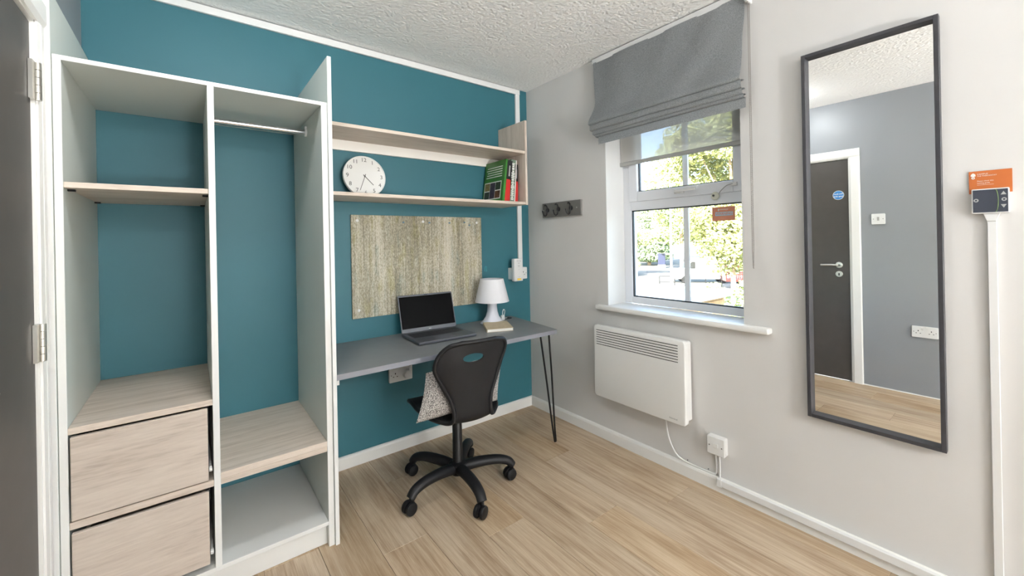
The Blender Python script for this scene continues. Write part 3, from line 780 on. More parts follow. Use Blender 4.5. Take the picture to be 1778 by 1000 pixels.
obj('grommet_lid', LA([(.0, .7053), (.0242, .7053), (.0242, .7072), (.0, .7072)], (-.268, -.062, 0), 28, 'z', cap=False), m_black, gr)

# laptop
lp = thing('laptop', (-.91, -.24, .705), 'open dark grey laptop with a black screen standing on the desk', 'laptop')
lr = math.radians(-2.9); lc = Vector((-.909, -.235, .7056))
LM = Matrix.Translation(lc) @ Matrix.Rotation(lr, 4, 'Z')
w2, d2 = .179, .128
def lput(n, bm, m, par=lp, mx=LM, sm=False):
    bmesh.ops.transform(bm, matrix=mx, verts=bm.verts); return obj(n, bm, m, par, smooth=sm)
lb = lput('laptop_base', PR(rrect(-w2, w2, -d2-.012, d2, .008), .002, .017, 'z', bevel=.003), m_lap)
bm = bmesh.new(); box(bm, -w2+.01, w2-.01, -d2+.01, d2-.01, 0, .003)
lput('rubber_foot', bm, m_dark, lb)
kb = bmesh.new()
for r in range(6):
    n = 15; kw = .31/n; y = d2-.04-r*.0185
    if r == 5:
        xs = [(0, 1), (1, 2), (2, 3), (3, 4), (4, 9), (9, 10), (10, 11), (11, 12), (12, 13), (13, 14), (14, 15)]
    else: xs = [(i, i+1) for i in range(n)]
    for a, b in xs:
        box(kb, -.155+a*kw+.0012, -.155+b*kw-.0012, y-.0155, y, .0172, .0186)
lput('keyboard_keys', kb, m_key, lb); bpy.data.objects[lb.children[-1].name]['kind'] = 'stuff'
lput('keyboard_well', BX(-.158, .158, d2-.154, d2-.036, .0171, .0175), mat('keyboard_well', (52, 54, 60), .5), lb)
lput('touchpad', BX(-.06, .05, -d2, -d2+.085, .0170, .0174), mat('touchpad_grey', (96, 98, 104), .4), lb)
SM = LM @ Matrix.Translation((0, d2-.004, .018)) @ Matrix.Rotation(math.radians(-17), 4, 'X')
ld = lput('laptop_lid', PR(rrect(-w2, w2, 0, .224, .007), -.006, .001, 'y', bevel=.0015), m_lap, mx=SM)
lput('screen_glass', BX(-w2+.006, w2-.006, -.0066, -.006, .022, .214), m_screen, ld, SM)
lput('webcam', BX(-.012, .012, -.0064, -.006, .217, .220), m_dark, ld, SM)
lput('lid_badge', BX(-.008, .008, -.0064, -.006, .008, .011), m_palegrey, ld, SM)
hb = bmesh.new(); tube(hb, [(-w2+.02, d2-.003, .019), (w2-.02, d2-.003, .019)], .006, 12)
lput('laptop_hinge', hb, m_lap, ld, sm=True)

# table lamp
lx, ly = -.447, -.130
tl_ = thing('table_lamp', (lx, ly, .705), 'white table lamp with a tapered shade on the desk in front of the wall socket', 'lamp')
obj('lamp_base', LA([(.0, .7056), (.080, .7056), (.083, .708), (.079, .713), (.062, .728), (.046, .752), (.036, .785), (.032, .82), (.033, .85), (.034, .875), (.0, .875)], (lx, ly, 0), 40, 'z', cap=False), mat('lamp_gloss_white', (222, 224, 234), .18), tl_, smooth=60)
obj('lamp_shade', LA([(.1155, .852), (.079, 1.004), (.0775, 1.004), (.114, .852)], (lx, ly, 0), 48, 'z', cap=False), m_shade, tl_, smooth=60)
bm = LA([(.012, .875), (.012, .90)], (lx, ly, 0), 16); lathe(bm, [(.0, .90), (.018, .905), (.029, .93), (.024, .955), (.0, .965)], (lx, ly, 0), 20, 'z', cap=False)
obj('bulb', bm, m_shade, tl_, smooth=True)
bm = bmesh.new()
for a in range(3):
    t = 2*PI*a/3+.4; tube(bm, [(lx+.012*math.cos(t), ly+.012*math.sin(t), .885), (lx+.105*math.cos(t), ly+.105*math.sin(t), .885)], .002, 6)
obj('shade_ring', bm, m_plastic, tl_)
bm = bmesh.new()
tube(bm, smoothpath([(lx+.06, ly+.02, .712), (-.37, -.12, .712), (-.345, -.105, .735), (-.338, -.10, .765), (-.325, -.095, .778), (-.312, -.09, .765), (-.318, -.088, .735), (-.33, -.085, .716), (-.30, -.075, .712), (-.275, -.064, .709)], 6), .0032, 8)
obj('lamp_cord', bm, m_plastic, tl_, smooth=True)
obj('cord_switch', BX(-.356, -.326, -.112, -.094, .706, .742, bevel=.006), m_plastic, tl_, smooth=True)

# note book on the desk
nb = thing('notebook', (-.51, -.275, .705), 'cream-covered notebook lying on the desk before the lamp', 'book')
A, B, C_, D = Vector((-.640, -.350)), Vector((-.487, -.409)), Vector((-.383, -.205)), Vector((-.536, -.150))
def quad(s, z0, z1, inset=0.):
    c = (A+B+C_+D)/4; pts = [c+(p-c)*(1-inset) for p in (A, B, C_, D)]
    return PR([(p.x, p.y) for p in pts], z0, z1, 'z')
obj('cover', quad(1, .7220, .7238), m_cover_kraft, nb); obj('cover', quad(1, .7052, .7066), m_cover_kraft, nb)
obj('pages', quad(1, .7066, .7220, .02), m_paper, nb)
bm = bmesh.new(); e = (A-B).normalized()
prism(bm, [(p.x, p.y) for p in (A, A+e*.0025, D+e*.0025, D)], .7052, .7238, 'z')
obj('spine', bm, m_cover_kraft, nb)

# ------------------------------------------------------------------ office chair
CC = Vector((-.978, -.55, 0)); CA = math.radians(-8)
ch = thing('office_chair', CC, 'black plastic swivel office chair on castors pushed up to the desk', 'chair')
CM = Matrix.Translation(CC) @ Matrix.Rotation(CA, 4, 'Z')     # local: +y forward, +x right
prof = [(.212, .385), (.206, .407), (.18, .420), (.10, .424), (0, .418), (-.10, .410), (-.158, .402), (-.19, .403), (-.214, .422), (-.224, .462), (-.229, .525), (-.236, .595), (-.246, .675), (-.256, .74), (-.262, .782), (-.263, .797)]
hw = [.165, .185, .198, .205, .202, .178, .138, .112, .099, .094, .106, .138, .170, .169, .138, .085]
cv = [.0, .0, .0, .012, .014, .014, .014, .014, .014, .018, .026, .034, .040, .038, .024, .008]
pp = smoothpath([(s, 0, z) for s, z in prof], 4)
def interp(arr, i):
    t = i/4; a = min(int(t), len(arr)-1); f = t-a
    q = [arr[max(0, min(len(arr)-1, a+k_))] for k_ in (-1, 0, 1, 2)]
    return .5*((2*q[1])+(-q[0]+q[2])*f+(2*q[0]-5*q[1]+4*q[2]-q[3])*f*f+(-q[0]+3*q[1]-3*q[2]+q[3])*f**3)
bm = bmesh.new(); rows = []; nx = 22
for i, p in enumerate(pp):
    w, c = interp(hw, i), interp(cv, i)
    t = (pp[min(i+1, len(pp)-1)]-pp[max(i-1, 0)]).normalized(); nrm = Vector((-t.z, 0, t.x))   # (s,z) normal
    if nrm.x < 0 and p.z > .5: nrm = -nrm
    if p.z <= .45 and nrm.z < 0: nrm = -nrm
    if p.z > .45 and nrm.x < 0: nrm = -nrm
    row = []
    for j in range(nx+1):
        u = -1+2*j/nx; q = abs(u)**2.2
        row.append(bm.verts.new((u*w-.016*max(0, min(1, (p.z-.45)/.2))+.030*max(0, min(1, (p.z-.68)/.1)), p.x+nrm.x*c*q, p.z+nrm.z*c*q)))
    rows.append(row)
for A_, B_ in zip(rows, rows[1:]):
    for j in range(nx): bm.faces.new((A_[j], A_[j+1], B_[j+1], B_[j]))
bmesh.ops.recalc_face_normals(bm, faces=bm.faces)
loop = [v.co.copy() for v in rows[0]]+[r[-1].co.copy() for r in rows[1:]]+[v.co.copy() for v in rows[-1][::-1]][1:]+[r[0].co.copy() for r in rows[::-1]][1:]
bmesh.ops.solidify(bm, geom=bm.faces[:], thickness=.009)
hole = PR(circ(-.012, .722, .052, 28, rb=.021), -.40, -.15, 'y')
bmesh.ops.recalc_face_normals(hole, faces=hole.faces)
bmesh.ops.recalc_face_normals(bm, faces=bm.faces)
shell = boolean(bm, hole)
tube(shell, loop, .0105, 8)
for b_ in (shell,): bmesh.ops.transform(b_, matrix=CM, verts=b_.verts)
obj('seat_shell', shell, m_black, ch, smooth=50)
def cput(n, bm, m, par=ch, sm=True):
    bmesh.ops.transform(bm, matrix=CM, verts=bm.verts); return obj(n, bm, m, par, smooth=sm)
bm = LA([(.03, .10), (.028, .13), (.026, .135), (.0245, .33), (.0225, .335), (.0225, .385)], (0, 0, 0), 28)
cput('gas_column', bm, m_blackmetal)
bm = BX(-.06, .06, -.08, .10, .378, .404, bevel=.008)
mech = cput('seat_mechanism', bm, m_black)
cput('height_lever', TU(smoothpath([(.05, 0, .388), (.12, .01, .385), (.165, .012, .383)], 4), .005, 8), m_black, mech)
cput('base_hub', LA([(.0, .06), (.03, .062), (.045, .075), (.05, .10), (.046, .122), (.032, .13), (.0, .131)], (0, 0, 0), 28, 'z', cap=False), m_black)
base_angles = [190, 262, 334, 46, 118]
WH = LA([(.0, -.0105), (.020, -.0105), (.0275, -.0075), (.0295, -.003), (.0295, .003), (.0275, .0075), (.020, .0105), (.0, .0105)], (0, 0, 0), 22, 'x', cap=False)
whm = bpy.data.meshes.new('wheel'); WH.to_mesh(whm); WH.free(); whm.materials.append(m_black)
whm.polygons.foreach_set('use_smooth', [True]*len(whm.polygons)); whm.set_sharp_from_angle(angle=math.radians(40))
for ai, ang in enumerate(base_angles):
    a = math.radians(ang); d = Vector((math.cos(a), math.sin(a), 0))
    path = smoothpath([CC+d*r_+Vector((0, 0, z_)) for r_, z_ in ((.03, .098), (.09, .108), (.16, .112), (.22, .108), (.265, .094), (.288, .070))], 5)
    n = len(path); bm = bmesh.new()
    tube(bm, path, [.030-.007*i/(n-1) for i in range(n)], 14, ry=[.027-.007*i/(n-1) for i in range(n)])
    arm = obj('base_arm', bm, m_black, ch, smooth=True)
    sw_a = math.radians((12, 25, -4, 30, 8)[ai]); e = Vector((math.cos(sw_a), math.sin(sw_a), 0)); s_ = Vector((-e.y, e.x, 0))
    hub = CC+d*.283
    cpos = hub-e*.012+Vector((0, 0, .0295))
    bm = TU([hub+Vector((0, 0, .045)), hub+Vector((0, 0, .072))], .011, 12)
    hd_ = bmesh.new(); pts = [(-.028+.0*i, 0) for i in range(0)]
    arc = [(math.cos(t)*.032, math.sin(t)*.032) for t in [PI*i/12+.1 for i in range(13)]]
    inner = [(x*.35, y*.35) for x, y in arc[::-1]]
    prism(hd_, arc+inner, -.0045, .0045, 'y'); 
    mx = Matrix(((e.x, s_.x, 0, cpos.x), (e.y, s_.y, 0, cpos.y), (0, 0, 1, cpos.z), (0, 0, 0, 1)))
    bmesh.ops.transform(hd_, matrix=mx, verts=hd_.verts); join(bm, hd_)
    cs = obj('caster', bm, m_black, ch, smooth=True)
    for sd_ in (-1, 1):
        w = bpy.data.objects.new('wheel', whm); COL.objects.link(w); w.parent = cs
        q = cpos+s_*.0165*sd_-CC
        w.location = q; w.rotation_euler = (0, 0, math.atan2(s_.y, s_.x))

# cushion
cu = bmesh.new(); n = 30; T = .052
def cush(u, v, side):
    # u across [-1,1], v up [-1,1]
    pin = (1-abs(u)**2.6)*(1-abs(v)**2.6); th = T*max(pin, 0)**.55
    hwid = .218
    x = u*hwid*(1-.045*(1-v*v)*abs(u))+.034*v; z = v*.108*(1+.03*u)
    return Vector((x, side*th, z))
grids = []
for side in (-1, 1):
    g = [[cu.verts.new(cush(-1+2*i/n, -1+2*j/n, side)) for j in range(n+1)] for i in range(n+1)]; grids.append(g)
    for i in range(n):
        for j in range(n): cu.faces.new((g[i][j], g[i+1][j], g[i+1][j+1], g[i][j+1]))
bmesh.ops.remove_doubles(cu, verts=cu.verts, dist=.0004); bmesh.ops.recalc_face_normals(cu, faces=cu.faces)
for v in cu.verts:
    k_ = pnoise(v.co*14)*.004; v.co.y += k_
bmesh.ops.transform(cu, matrix=Matrix.Translation((-1.005, -.665, .548)) @ Matrix.Rotation(math.radians(-4), 4, 'Z') @ Matrix.Rotation(math.radians(-1.5), 4, 'Y') @ Matrix.Rotation(math.radians(-8), 4, 'X'), verts=cu.verts)
obj('cushion', cu, m_knit, smooth=True, label='black and white knitted cushion standing on the office chair seat', cat='cushion')

# ------------------------------------------------------------------ right wall things
cr = thing('coat_rack', (0, -.367, 1.42), 'dark grey coat rack with three black hooks on the pale wall', 'coat rack')
obj('rack_board', BX(-.018, 0, -.555, -.181, 1.421, 1.525, bevel=.002), m_hook, cr)
for y in (-.238, -.348, -.468):
    hk = obj('hook', LA([(.0, -.018), (.017, -.018), (.017, -.022), (.012, -.025), (.0, -.025)], (0, y, 1.474), 20, 'x', cap=False), m_blackmetal, cr, smooth=True)
    bm = bmesh.new()
    tube(bm, smoothpath([(-.024, y, 1.49), (-.03, y, 1.503), (-.043, y, 1.510), (-.05, y, 1.504)], 5), .0045, 8)
    tube(bm, smoothpath([(-.024, y, 1.49), (-.026, y, 1.46), (-.034, y, 1.437), (-.05, y, 1.432), (-.062, y, 1.445), (-.068, y, 1.462)], 5), .0045, 8)
    bmesh.ops.create_icosphere(bm, subdivisions=2, radius=.006, matrix=Matrix.Translation((-.068, y, 1.464)))
    obj('hook_prong', bm, m_blackmetal, hk, smooth=True)
for y in (-.195, -.52):
    obj('rack_screw', LA([(.0, -.018), (.005, -.018), (.005, -.0195), (.0, -.0195)], (0, y, 1.474), 14, 'x', cap=False), m_chrome, cr)

# panel heater
ht = thing('panel_heater', (0, -1.007, .297), 'white wall-mounted panel heater with a slatted top grille under the window', 'heater')
HY0, HY1, HZ0, HZ1 = -1.306, -.709, .297, .733
fr = PR(rrect(HY0, HY1, HZ0, HZ1, .02, 6), -.092, -.062, 'x', bevel=.006, seg=3)
cut = bmesh.new()
for i in range(7):
    z = .706-i*.0142; box(cut, -.12, -.072, -1.268, -.728, z-.0050, z)
obj('front_panel', boolean(fr, cut), m_heater, ht, smooth=45)
obj('slot_shade_sheet', BX(-.0875, -.086, -1.275, -.72, .606, .715), m_dark, ht)  # dark sheet just inside the slots, standing in for their shade
obj('heater_casing', PR(rrect(HY0+.012, HY1-.012, HZ0+.01, HZ1-.012, .012), -.062, -.012, 'x'), m_heater, ht)
obj('wall_bracket', BX(-.012, 0, -1.2, -.8, .36, .66), m_palegrey, ht)
obj('maker_lettering', text_bm('futurerad', .012, (-.0923, -1.237, .322), (0, -1, 0), (0, 0, 1)), m_palegrey, ht)
bm = TU(smoothpath([(-.045, -1.165, .31), (-.044, -1.166, .25), (-.035, -1.178, .17), (-.024, -1.21, .105), (-.012, -1.25, .081), (-.007, -1.30, .0745), (-.006, -1.37, .0745), (-.006, -1.408, .08), (-.008, -1.415, .11), (-.012, -1.414, .19)], 8), .0042, 8)
obj('power_lead', bm, m_plastic, ht, smooth=True)
for y in (-1.262, -1.372):
    bm = bmesh.new(); bmesh.ops.create_icosphere(bm, subdivisions=1, radius=.0035, matrix=Matrix.Translation((-.006, y, .088)))
    obj('cable_clip', bm, m_ink, ht)

sp = thing('fused_spur', (0, -1.425, .186), 'white fused spur outlet on the pale wall right of the heater', 'outlet')
obj('back_box', PR(rrect(-1.468, -1.382, .188, .275, .006), -.028, 0, 'x', bevel=.002), m_plastic, sp)
obj('front_plate', PR(rrect(-1.468, -1.382, .188, .275, .006), -.037, -.0285, 'x', bevel=.003), m_plastic, sp)
obj('fuse_carrier', BX(-.041, -.037, -1.437, -1.413, .226, .245, bevel=.0015), m_plastic, sp)
for y in (-1.395, -1.455):
    obj('screw', LA([(.0, -.037), (.003, -.037), (.003, -.0378), (.0, -.0378)], (0, y, .231), 12, 'x', cap=False), m_ink, sp)
obj('outlet_lead', TU(smoothpath([(-.014, -1.43, .19), (-.012, -1.433, .15), (-.01, -1.432, .10), (-.008, -1.43, .072)], 5), .0045, 8), m_plastic, sp, smooth=True)
lt = thing('skirting_trunking', (0, -1.9, .04), 'slim white trunking run along the top of the skirting board below the mirror', 'trunking')
obj('trunking_length', BX(-.031, -.0152, -2.75, -1.432, .04, .0712, bevel=.002, seg=1), m_plastic, lt)
obj('trunking_end', BX(-.033, -.0152, -1.448, -1.425, .036, .0745, bevel=.002, seg=1), m_plastic, lt)

# mirror
mr = thing('wall_mirror', (0, -2.01, .505), 'tall mirror in a thin black frame on the pale wall', 'mirror')
MY0, MY1, MZ0, MZ1 = -2.2115, -1.8105, .505, 2.006
fw = .0135
bm = bmesh.new()
for a in ((MY0, MY0+fw, MZ0, MZ1), (MY1-fw, MY1, MZ0, MZ1)):
    obj('frame_stile', BX(-.031, -.0005, *a, bevel=.001, seg=1), m_frame, mr)
for a in ((MZ0, MZ0+fw), (MZ1-fw, MZ1)):
    obj('frame_rail', BX(-.031, -.0005, MY0+fw, MY1-fw, *a, bevel=.001, seg=1), m_frame, mr)
bm.free()
obj('mirror_glass', BX(-.0065, -.002, MY0+fw-.002, MY1-fw+.002, MZ0+fw-.002, MZ1-fw+.002), m_mirror, mr)

# thermostat with trunking and card
th = thing('thermostat', (0, -2.32, 1.316), 'white wall thermostat with a charcoal display right of the mirror', 'thermostat')
TY0, TY1, TZ0, TZ1 = -2.358, -2.278, 1.318, 1.398
obj('thermostat_body', PR(rrect(TY0, TY1, TZ0, TZ1, .003), -.020, 0, 'x', bevel=.0015), m_plastic, th)
obj('display', PR(rrect(TY0+.003, TY1-.003, TZ0+.0035, TZ1-.0035, .001), -.0206, -.0199, 'x'), m_lcd, th)
xf = -.0210
def tp(n, bm, m): return obj(n, bm, m, th)
yb = TY0+.012
tp('up_button', PR([(yb-.006, 1.376), (yb+.006, 1.376), (yb, 1.387)], xf, -.0206, 'x'), m_palegrey)
tp('down_button', PR([(yb-.006, 1.345), (yb, 1.334), (yb+.006, 1.345)], xf, -.0206, 'x'), m_palegrey)
def ring(cy, cz, r):
    return LA([(r*.5, xf), (r, xf), (r, -.0206)], (0, cy, cz), 20, 'x', cap=False)
tp('centre_button', ring(yb-.001, 1.361, .0055), m_palegrey); tp('power_button', ring(TY1-.010, 1.361, .0055), m_palegrey)
bm = bmesh.new(); tube(bm, [(-.0207, -2.329+.006*math.cos(t), 1.358+.036*math.sin(t)) for t in [-PI/2+PI*i/14 for i in range(15)]], .0007, 6)
bmesh.ops.scale(bm, vec=(1, -1, 1), verts=bm.verts, space=Matrix.Translation((0, 2.329, 0)))
tp('green_arc', bm, m_limegreen)
cone = bmesh.new(); prism(cone, [(-2.338, 1.318), (-2.302, 1.318), (-2.31, 1.293), (-2.330, 1.293)], -.014, 0, 'x', bevel=.001)
tp('trunking_adaptor', cone, m_plastic)
tr2 = thing('thermostat_trunking', (0, -2.321, 0), 'white vertical trunking from the thermostat down to the skirting board', 'trunking')
obj('trunking_length', BX(-.012, 0, -2.331, -2.310, .072, 1.2925, bevel=.0015, seg=1), m_plastic, tr2)

nc = thing('notice_card', (0, -2.32, 1.398), 'orange notice card with white print tucked above the thermostat', 'card')
obj('card_sheet', BX(-.0042, -.0034, -2.364, -2.272, 1.384, 1.458), m_orange, nc)
cx = -.0046
bm = text_bm('CAMPUS', .0062, (cx, -2.290, 1.4475), (0, -1, 0), (0, 0, 1), 'LEFT', .0002)
join(bm, text_bm('THE THERMOSTAT', .0050, (cx, -2.290, 1.4415), (0, -1, 0), (0, 0, 1), 'LEFT', .0002))
join(bm, text_bm('Please check this', .0052, (cx, -2.290, 1.425), (0, -1, 0), (0, 0, 1), 'LEFT', .0002))
join(bm, text_bm('heating guide', .0052, (cx, -2.290, 1.4185), (0, -1, 0), (0, 0, 1), 'LEFT', .0002))
box(bm, cx-.0002, cx+.0002, -2.326, -2.290, 1.4122, 1.4128)
obj('card_lettering', bm, m_inkwhite, nc)
bm = PR([(-2.276, 1.442), (-2.2765, 1.448), (-2.2815, 1.4525), (-2.2865, 1.448), (-2.287, 1.442), (-2.2815, 1.4405)], cx-.0002, -.0042, 'x')
join(bm, LA([(.0016, cx-.0002), (.004, cx-.0002), (.004, -.0042)], (0, -2.2815, 1.4365), 18, 'x', cap=False))
obj('card_logo', bm, m_inkwhite, nc)

# unseen lamps added to even the light: two ceiling domes and an uplighter
def lit(name, power):
    m = bpy.data.materials.new(name); m.use_nodes = True; nt = m.node_tree; nt.nodes.clear()
    em = nt.nodes.new('ShaderNodeEmission'); em.inputs[0].default_value = (.955, .985, 1.0, 1); em.inputs[1].default_value = power
    oo = nt.nodes.new('ShaderNodeOutputMaterial'); nt.links.new(em.outputs[0], oo.inputs[0]); return m
p0 = (-1.4, -5.2, H)  # added dome, out of view, for soft even light
clp = thing('added_dome_light', p0, 'unseen dome light added on the ceiling far behind the viewer', 'lamp')
obj('lamp_base', LA([(.0, -.0005), (.37, -.0005), (.37, -.014), (.0, -.014)], p0, 40, 'z', cap=False), m_plastic, clp)
obj('diffuser', LA([(.35, -.0145), (.348, -.05), (.29, -.085), (.19, -.108), (.07, -.118), (.0, -.1185)], p0, 40, 'z', cap=False), lit('added_dome_glow', CEILING_POWER), clp, smooth=60)
p1 = (-1.88, -1.12, H)  # added dome, out of view, to fill the corner and heater wall
cl2 = thing('added_dome_light', p1, 'unseen dome light added on the ceiling in front of the wardrobe', 'lamp')
obj('lamp_base', LA([(.0, -.0005), (.108, -.0005), (.108, -.012), (.0, -.012)], p1, 40, 'z', cap=False), m_plastic, cl2)
obj('diffuser', LA([(.10, -.0125), (.099, -.03), (.085, -.05), (.055, -.063), (.02, -.067), (.0, -.0675)], p1, 40, 'z', cap=False), lit('added_front_dome_glow', FRONT_POWER), cl2, smooth=60)
p2 = (-1.4, -6.2, 0)  # added uplighter, out of view, standing in for bounced flash
flp = thing('added_uplighter', p2, 'unseen uplighter with a white bowl added far behind the viewer', 'lamp')
obj('lamp_foot', LA([(.0, .0), (.15, .0), (.15, .012), (.02, .02), (.012, .03), (.012, .34), (.0, .34)], p2, 28, 'z', cap=False), m_plastic, flp, smooth=60)
obj('bowl_shade', LA([(.0, .34), (.06, .345), (.18, .38), (.30, .45), (.305, .455), (.295, .455), (.175, .39), (.06, .355), (.0, .352)], p2, 36, 'z', cap=False), m_plastic, flp, smooth=60)
obj('diffuser', LA([(.0, .43), (.25, .43), (.25, .434), (.0, .434)], p2, 36, 'z', cap=False), lit('added_uplighter_glow', FLOOR_POWER), flp)

# ------------------------------------------------------------------ outdoors
GZ = -3.0
m_tarmac = mat('pale_tarmac', (82, 80, 77), .9, var=(.3, .12))
m_grass = mat('grass', (92, 104, 52), .9, var=(.6, .2))
m_felt = mat('roof_felt', (132, 140, 143), .8, var=(1.5, .08))
m_clad = wood('cedar_cladding', [(.3, (132, 100, 60)), (.5, (156, 124, 80)), (.7, (172, 142, 98))], 'y', 8, 2, .7)
m_leafA = mat('leaf_yellow_green', (138, 144, 92), .6, var=(.8, .35))
m_leafB = mat('leaf_dark_green', (106, 122, 92), .7, var=(.8, .35))
m_leafC = mat('leaf_fresh_green', (140, 152, 98), .6, var=(.8, .3))
m_bark = mat('bark', (132, 118, 98), .9)
m_van = mat('van_white', (235, 236, 238), .3)
m_vanglass = mat('van_glass', (16, 19, 21), .3)
m_redmesh = mat('red_painted_steel', (120, 44, 32), .5)
m_post = mat('galvanised_post', (206, 208, 208), .5, .2)
m_signblue = mat('poster_blue', (18, 24, 48), .4)

obj('ground', BX(.3, 160, -60, 160, GZ-.2, GZ), m_tarmac, kind='structure')
obj('verge', BX(24.5, 31, -2, 13.2, GZ, GZ+.06), m_grass, label='grass strip beyond the shed outside the window', cat='grass', kind='stuff')

sd_ = thing('garden_shed', (3.6, 5, GZ), 'flat-roofed timber shed just below the window outside', 'shed')
sx1, sy0_, rz = 6.0, 1.23, .226
obj('flat_roof', BX(1.4, sx1, sy0_, 9, rz-.03, rz), m_felt, sd_)
obj('fascia', BX(1.35, sx1+.03, sy0_-.03, sy0_, rz-.09, rz+.02), m_felt, sd_)
obj('fascia', BX(sx1, sx1+.03, sy0_, 9, rz-.09, rz+.02), m_felt, sd_)
i = 0; z = GZ
while z < rz-.10:
    obj('cladding_board', BX(1.5, sx1-.08, sy0_+.05, sy0_+.075, z+.004, z+.136), m_clad, sd_); z += .14
obj('shed_body', BX(1.5, sx1-.08, sy0_+.075, 8.9, GZ, rz-.03), m_clad, sd_)
lv = obj('louvre_vent', BX(3.6, 5.4, sy0_+.03, sy0_+.05, -.62, -.08), m_felt, sd_)
for i in range(5):
    obj('louvre_slat', BX(3.65, 5.35, sy0_-.01, sy0_+.04, -.58+i*.1, -.54+i*.1), m_post, lv)

def tree(name, label, base, blobs, leaf, nleaf, size, trunk_r=.18, seed=1):
    rnd = random.Random(seed); t = thing(name, base, label, 'tree')
    bx_, by, bz = base; topz = max(b[2] for b in blobs)
    bm = TU(smoothpath([(bx_, by, bz), (bx_+.1, by, (bz+topz)/2), (bx_, by+.1, topz)], 4), [trunk_r*(1-.7*i/8) for i in range(9)], 8)
    for b in blobs[:6]:
        tube(bm, [(bx_, by, bz+(b[2]-bz)*.55), (b[0], b[1], b[2])], [trunk_r*.4, trunk_r*.15], 6)
    obj('trunk', bm, m_bark, t)
    vs, fs = [], []
    tot = sum(b[3]*b[4] for b in blobs)
    for (cx_, cy_, cz_, r_, rz_) in blobs:
        for _ in range(int(nleaf*r_*rz_/tot)):
            while True:
                q = Vector((rnd.uniform(-1, 1), rnd.uniform(-1, 1), rnd.uniform(-1, 1)))
                if .2 < q.length < 1: break
            q = q*(q.length**-.35 if q.length > .01 else 1)
            if q.length > 1: q.normalize()
            c = Vector((cx_+q.x*r_, cy_+q.y*r_, cz_+q.z*rz_))
            a = Vector((rnd.gauss(0, 1), rnd.gauss(0, 1), rnd.gauss(0, .6))).normalized(); b_ = a.orthogonal().normalized()
            b_ = (b_*math.cos(1)+a.cross(b_)*rnd.uniform(-1, 1)).normalized()
            s = size*rnd.uniform(.6, 1.3); i0 = len(vs)
            vs += [c-a*s, c+b_*s*.5, c+a*s, c-b_*s*.5]; fs.append((i0, i0+1, i0+2, i0+3))
    me = bpy.data.meshes.new('foliage'); me.from_pydata([v-Vector(base) for v in vs], [], fs); me.materials.append(leaf)
    o = bpy.data.objects.new('foliage', me); COL.objects.link(o); o.parent = t; o['kind'] = 'stuff'
    return t
def rblobs(c, r, rz, n, br, seed):
    rnd = random.Random(seed); out = []
    for _ in range(n):
        t = rnd.uniform(0, 2*PI); k_ = rnd.uniform(0, 1)**.5; z = rnd.uniform(-1, 1); q = math.sqrt(max(0, 1-z*z))
        out.append((c[0]+r*k_*q*math.cos(t), c[1]+r*k_*q*math.sin(t), c[2]+rz*z, br*rnd.uniform(.7, 1.2), br*rnd.uniform(.6, 1)))
    return out
tree('broadleaf_tree', 'big yellow-green tree filling the right of the window view', (21.5, 8.0, GZ), rblobs((22, 8.4, 4.2), 3.6, 4.0, 26, 1.5, 1), m_leafA, 34000, .115, .14, 1)
tree('broadleaf_tree', 'taller pale tree behind the window glazing bar', (47, 25.5, GZ), rblobs((47, 24.5, 7.5), 5.4, 6.4, 20, 2.3, 2), m_leafC, 16000, .23, .25, 2)
tree('conifer_tree', 'dark green conifer at the left of the window view', (55, 35.5, GZ), [(55+.2*k_, 35.5, -1.5+1.15*k_, 3.6*(1-k_/13), 1.0) for k_ in range(11)], m_leafB, 20000, .22, .3, 3)
tree('leafy_bush', 'bright green bush at the left edge of the window view', (36, 25.3, GZ), rblobs((36, 25.8, -.2), 3.0, 2.6, 14, 1.4, 4), m_leafC, 18000, .135, .15, 4)
tree('roadside_tree', 'fresh green tree beside the road beyond the bush', (64, 44, GZ), rblobs((64, 44, 1.8), 5.5, 4.2, 18, 2.2, 5), m_leafC, 14000, .25, .3, 5)
tree('low_hedge_shrub', 'low shrub between the shed and the red trailer', (17.5, 5.6, GZ), rblobs((17.5, 5.6, -1.9), 1.8, .8, 12, .8, 6), m_leafC, 4000, .11, .08, 6)
tree('backdrop_tree', 'hazy tall tree far behind the white van', (75, 34, GZ), rblobs((75, 34, 3.5), 8, 5.5, 22, 3.0, 7), m_leafA, 6000, .45, .4, 7)

# white van, parked across the view
vn = thing('white_van', (36, 17.2, GZ), 'white panel van parked across the road outside the window', 'van')
vd = Vector((-.62, .785, 0)); vs_ = Vector((vd.y, -vd.x, 0))          # vd: towards its nose (left in view)
VM = Matrix(((vd.x, vs_.x, 0, 36), (vd.y, vs_.y, 0, 17.2), (0, 0, 1, GZ), (0, 0, 0, 1)))
def vput(n, bm, m, par=vn, sm=False):
    bmesh.ops.transform(bm, matrix=VM, verts=bm.verts); bmesh.ops.recalc_face_normals(bm, faces=bm.faces); return obj(n, bm, m, par, smooth=sm)
vput('van_body', PR([(-2.5, .35), (-2.5, 2.2), (-2.4, 2.3), (.9, 2.3), (1.15, 2.2), (1.75, 1.35), (2.45, 1.1), (2.6, .9), (2.6, .4)], -.95, .95, 'y', bevel=.05), m_van)
for s in (-1, 1):
    vput('side_window', PR([(.75, 1.35), (.75, 2.0), (1.08, 2.0), (1.55, 1.35)], .951*s, .965*s, 'y'), m_vanglass)
vput('windscreen', PR([(1.17, 2.15), (1.2, 2.17), (1.78, 1.36), (1.74, 1.34)], -.85, .85, 'y'), m_vanglass)
for x in (-1.6, 1.7):
    for s in (-1, 1):
        vput('van_wheel', LA([(.0, .72*s), (.2, .72*s), (.33, .74*s), (.34, .9*s), (.3, .955*s), (.18, .96*s), (.0, .955*s)], (x, 0, .34), 24, 'y', cap=False), m_blackmetal)
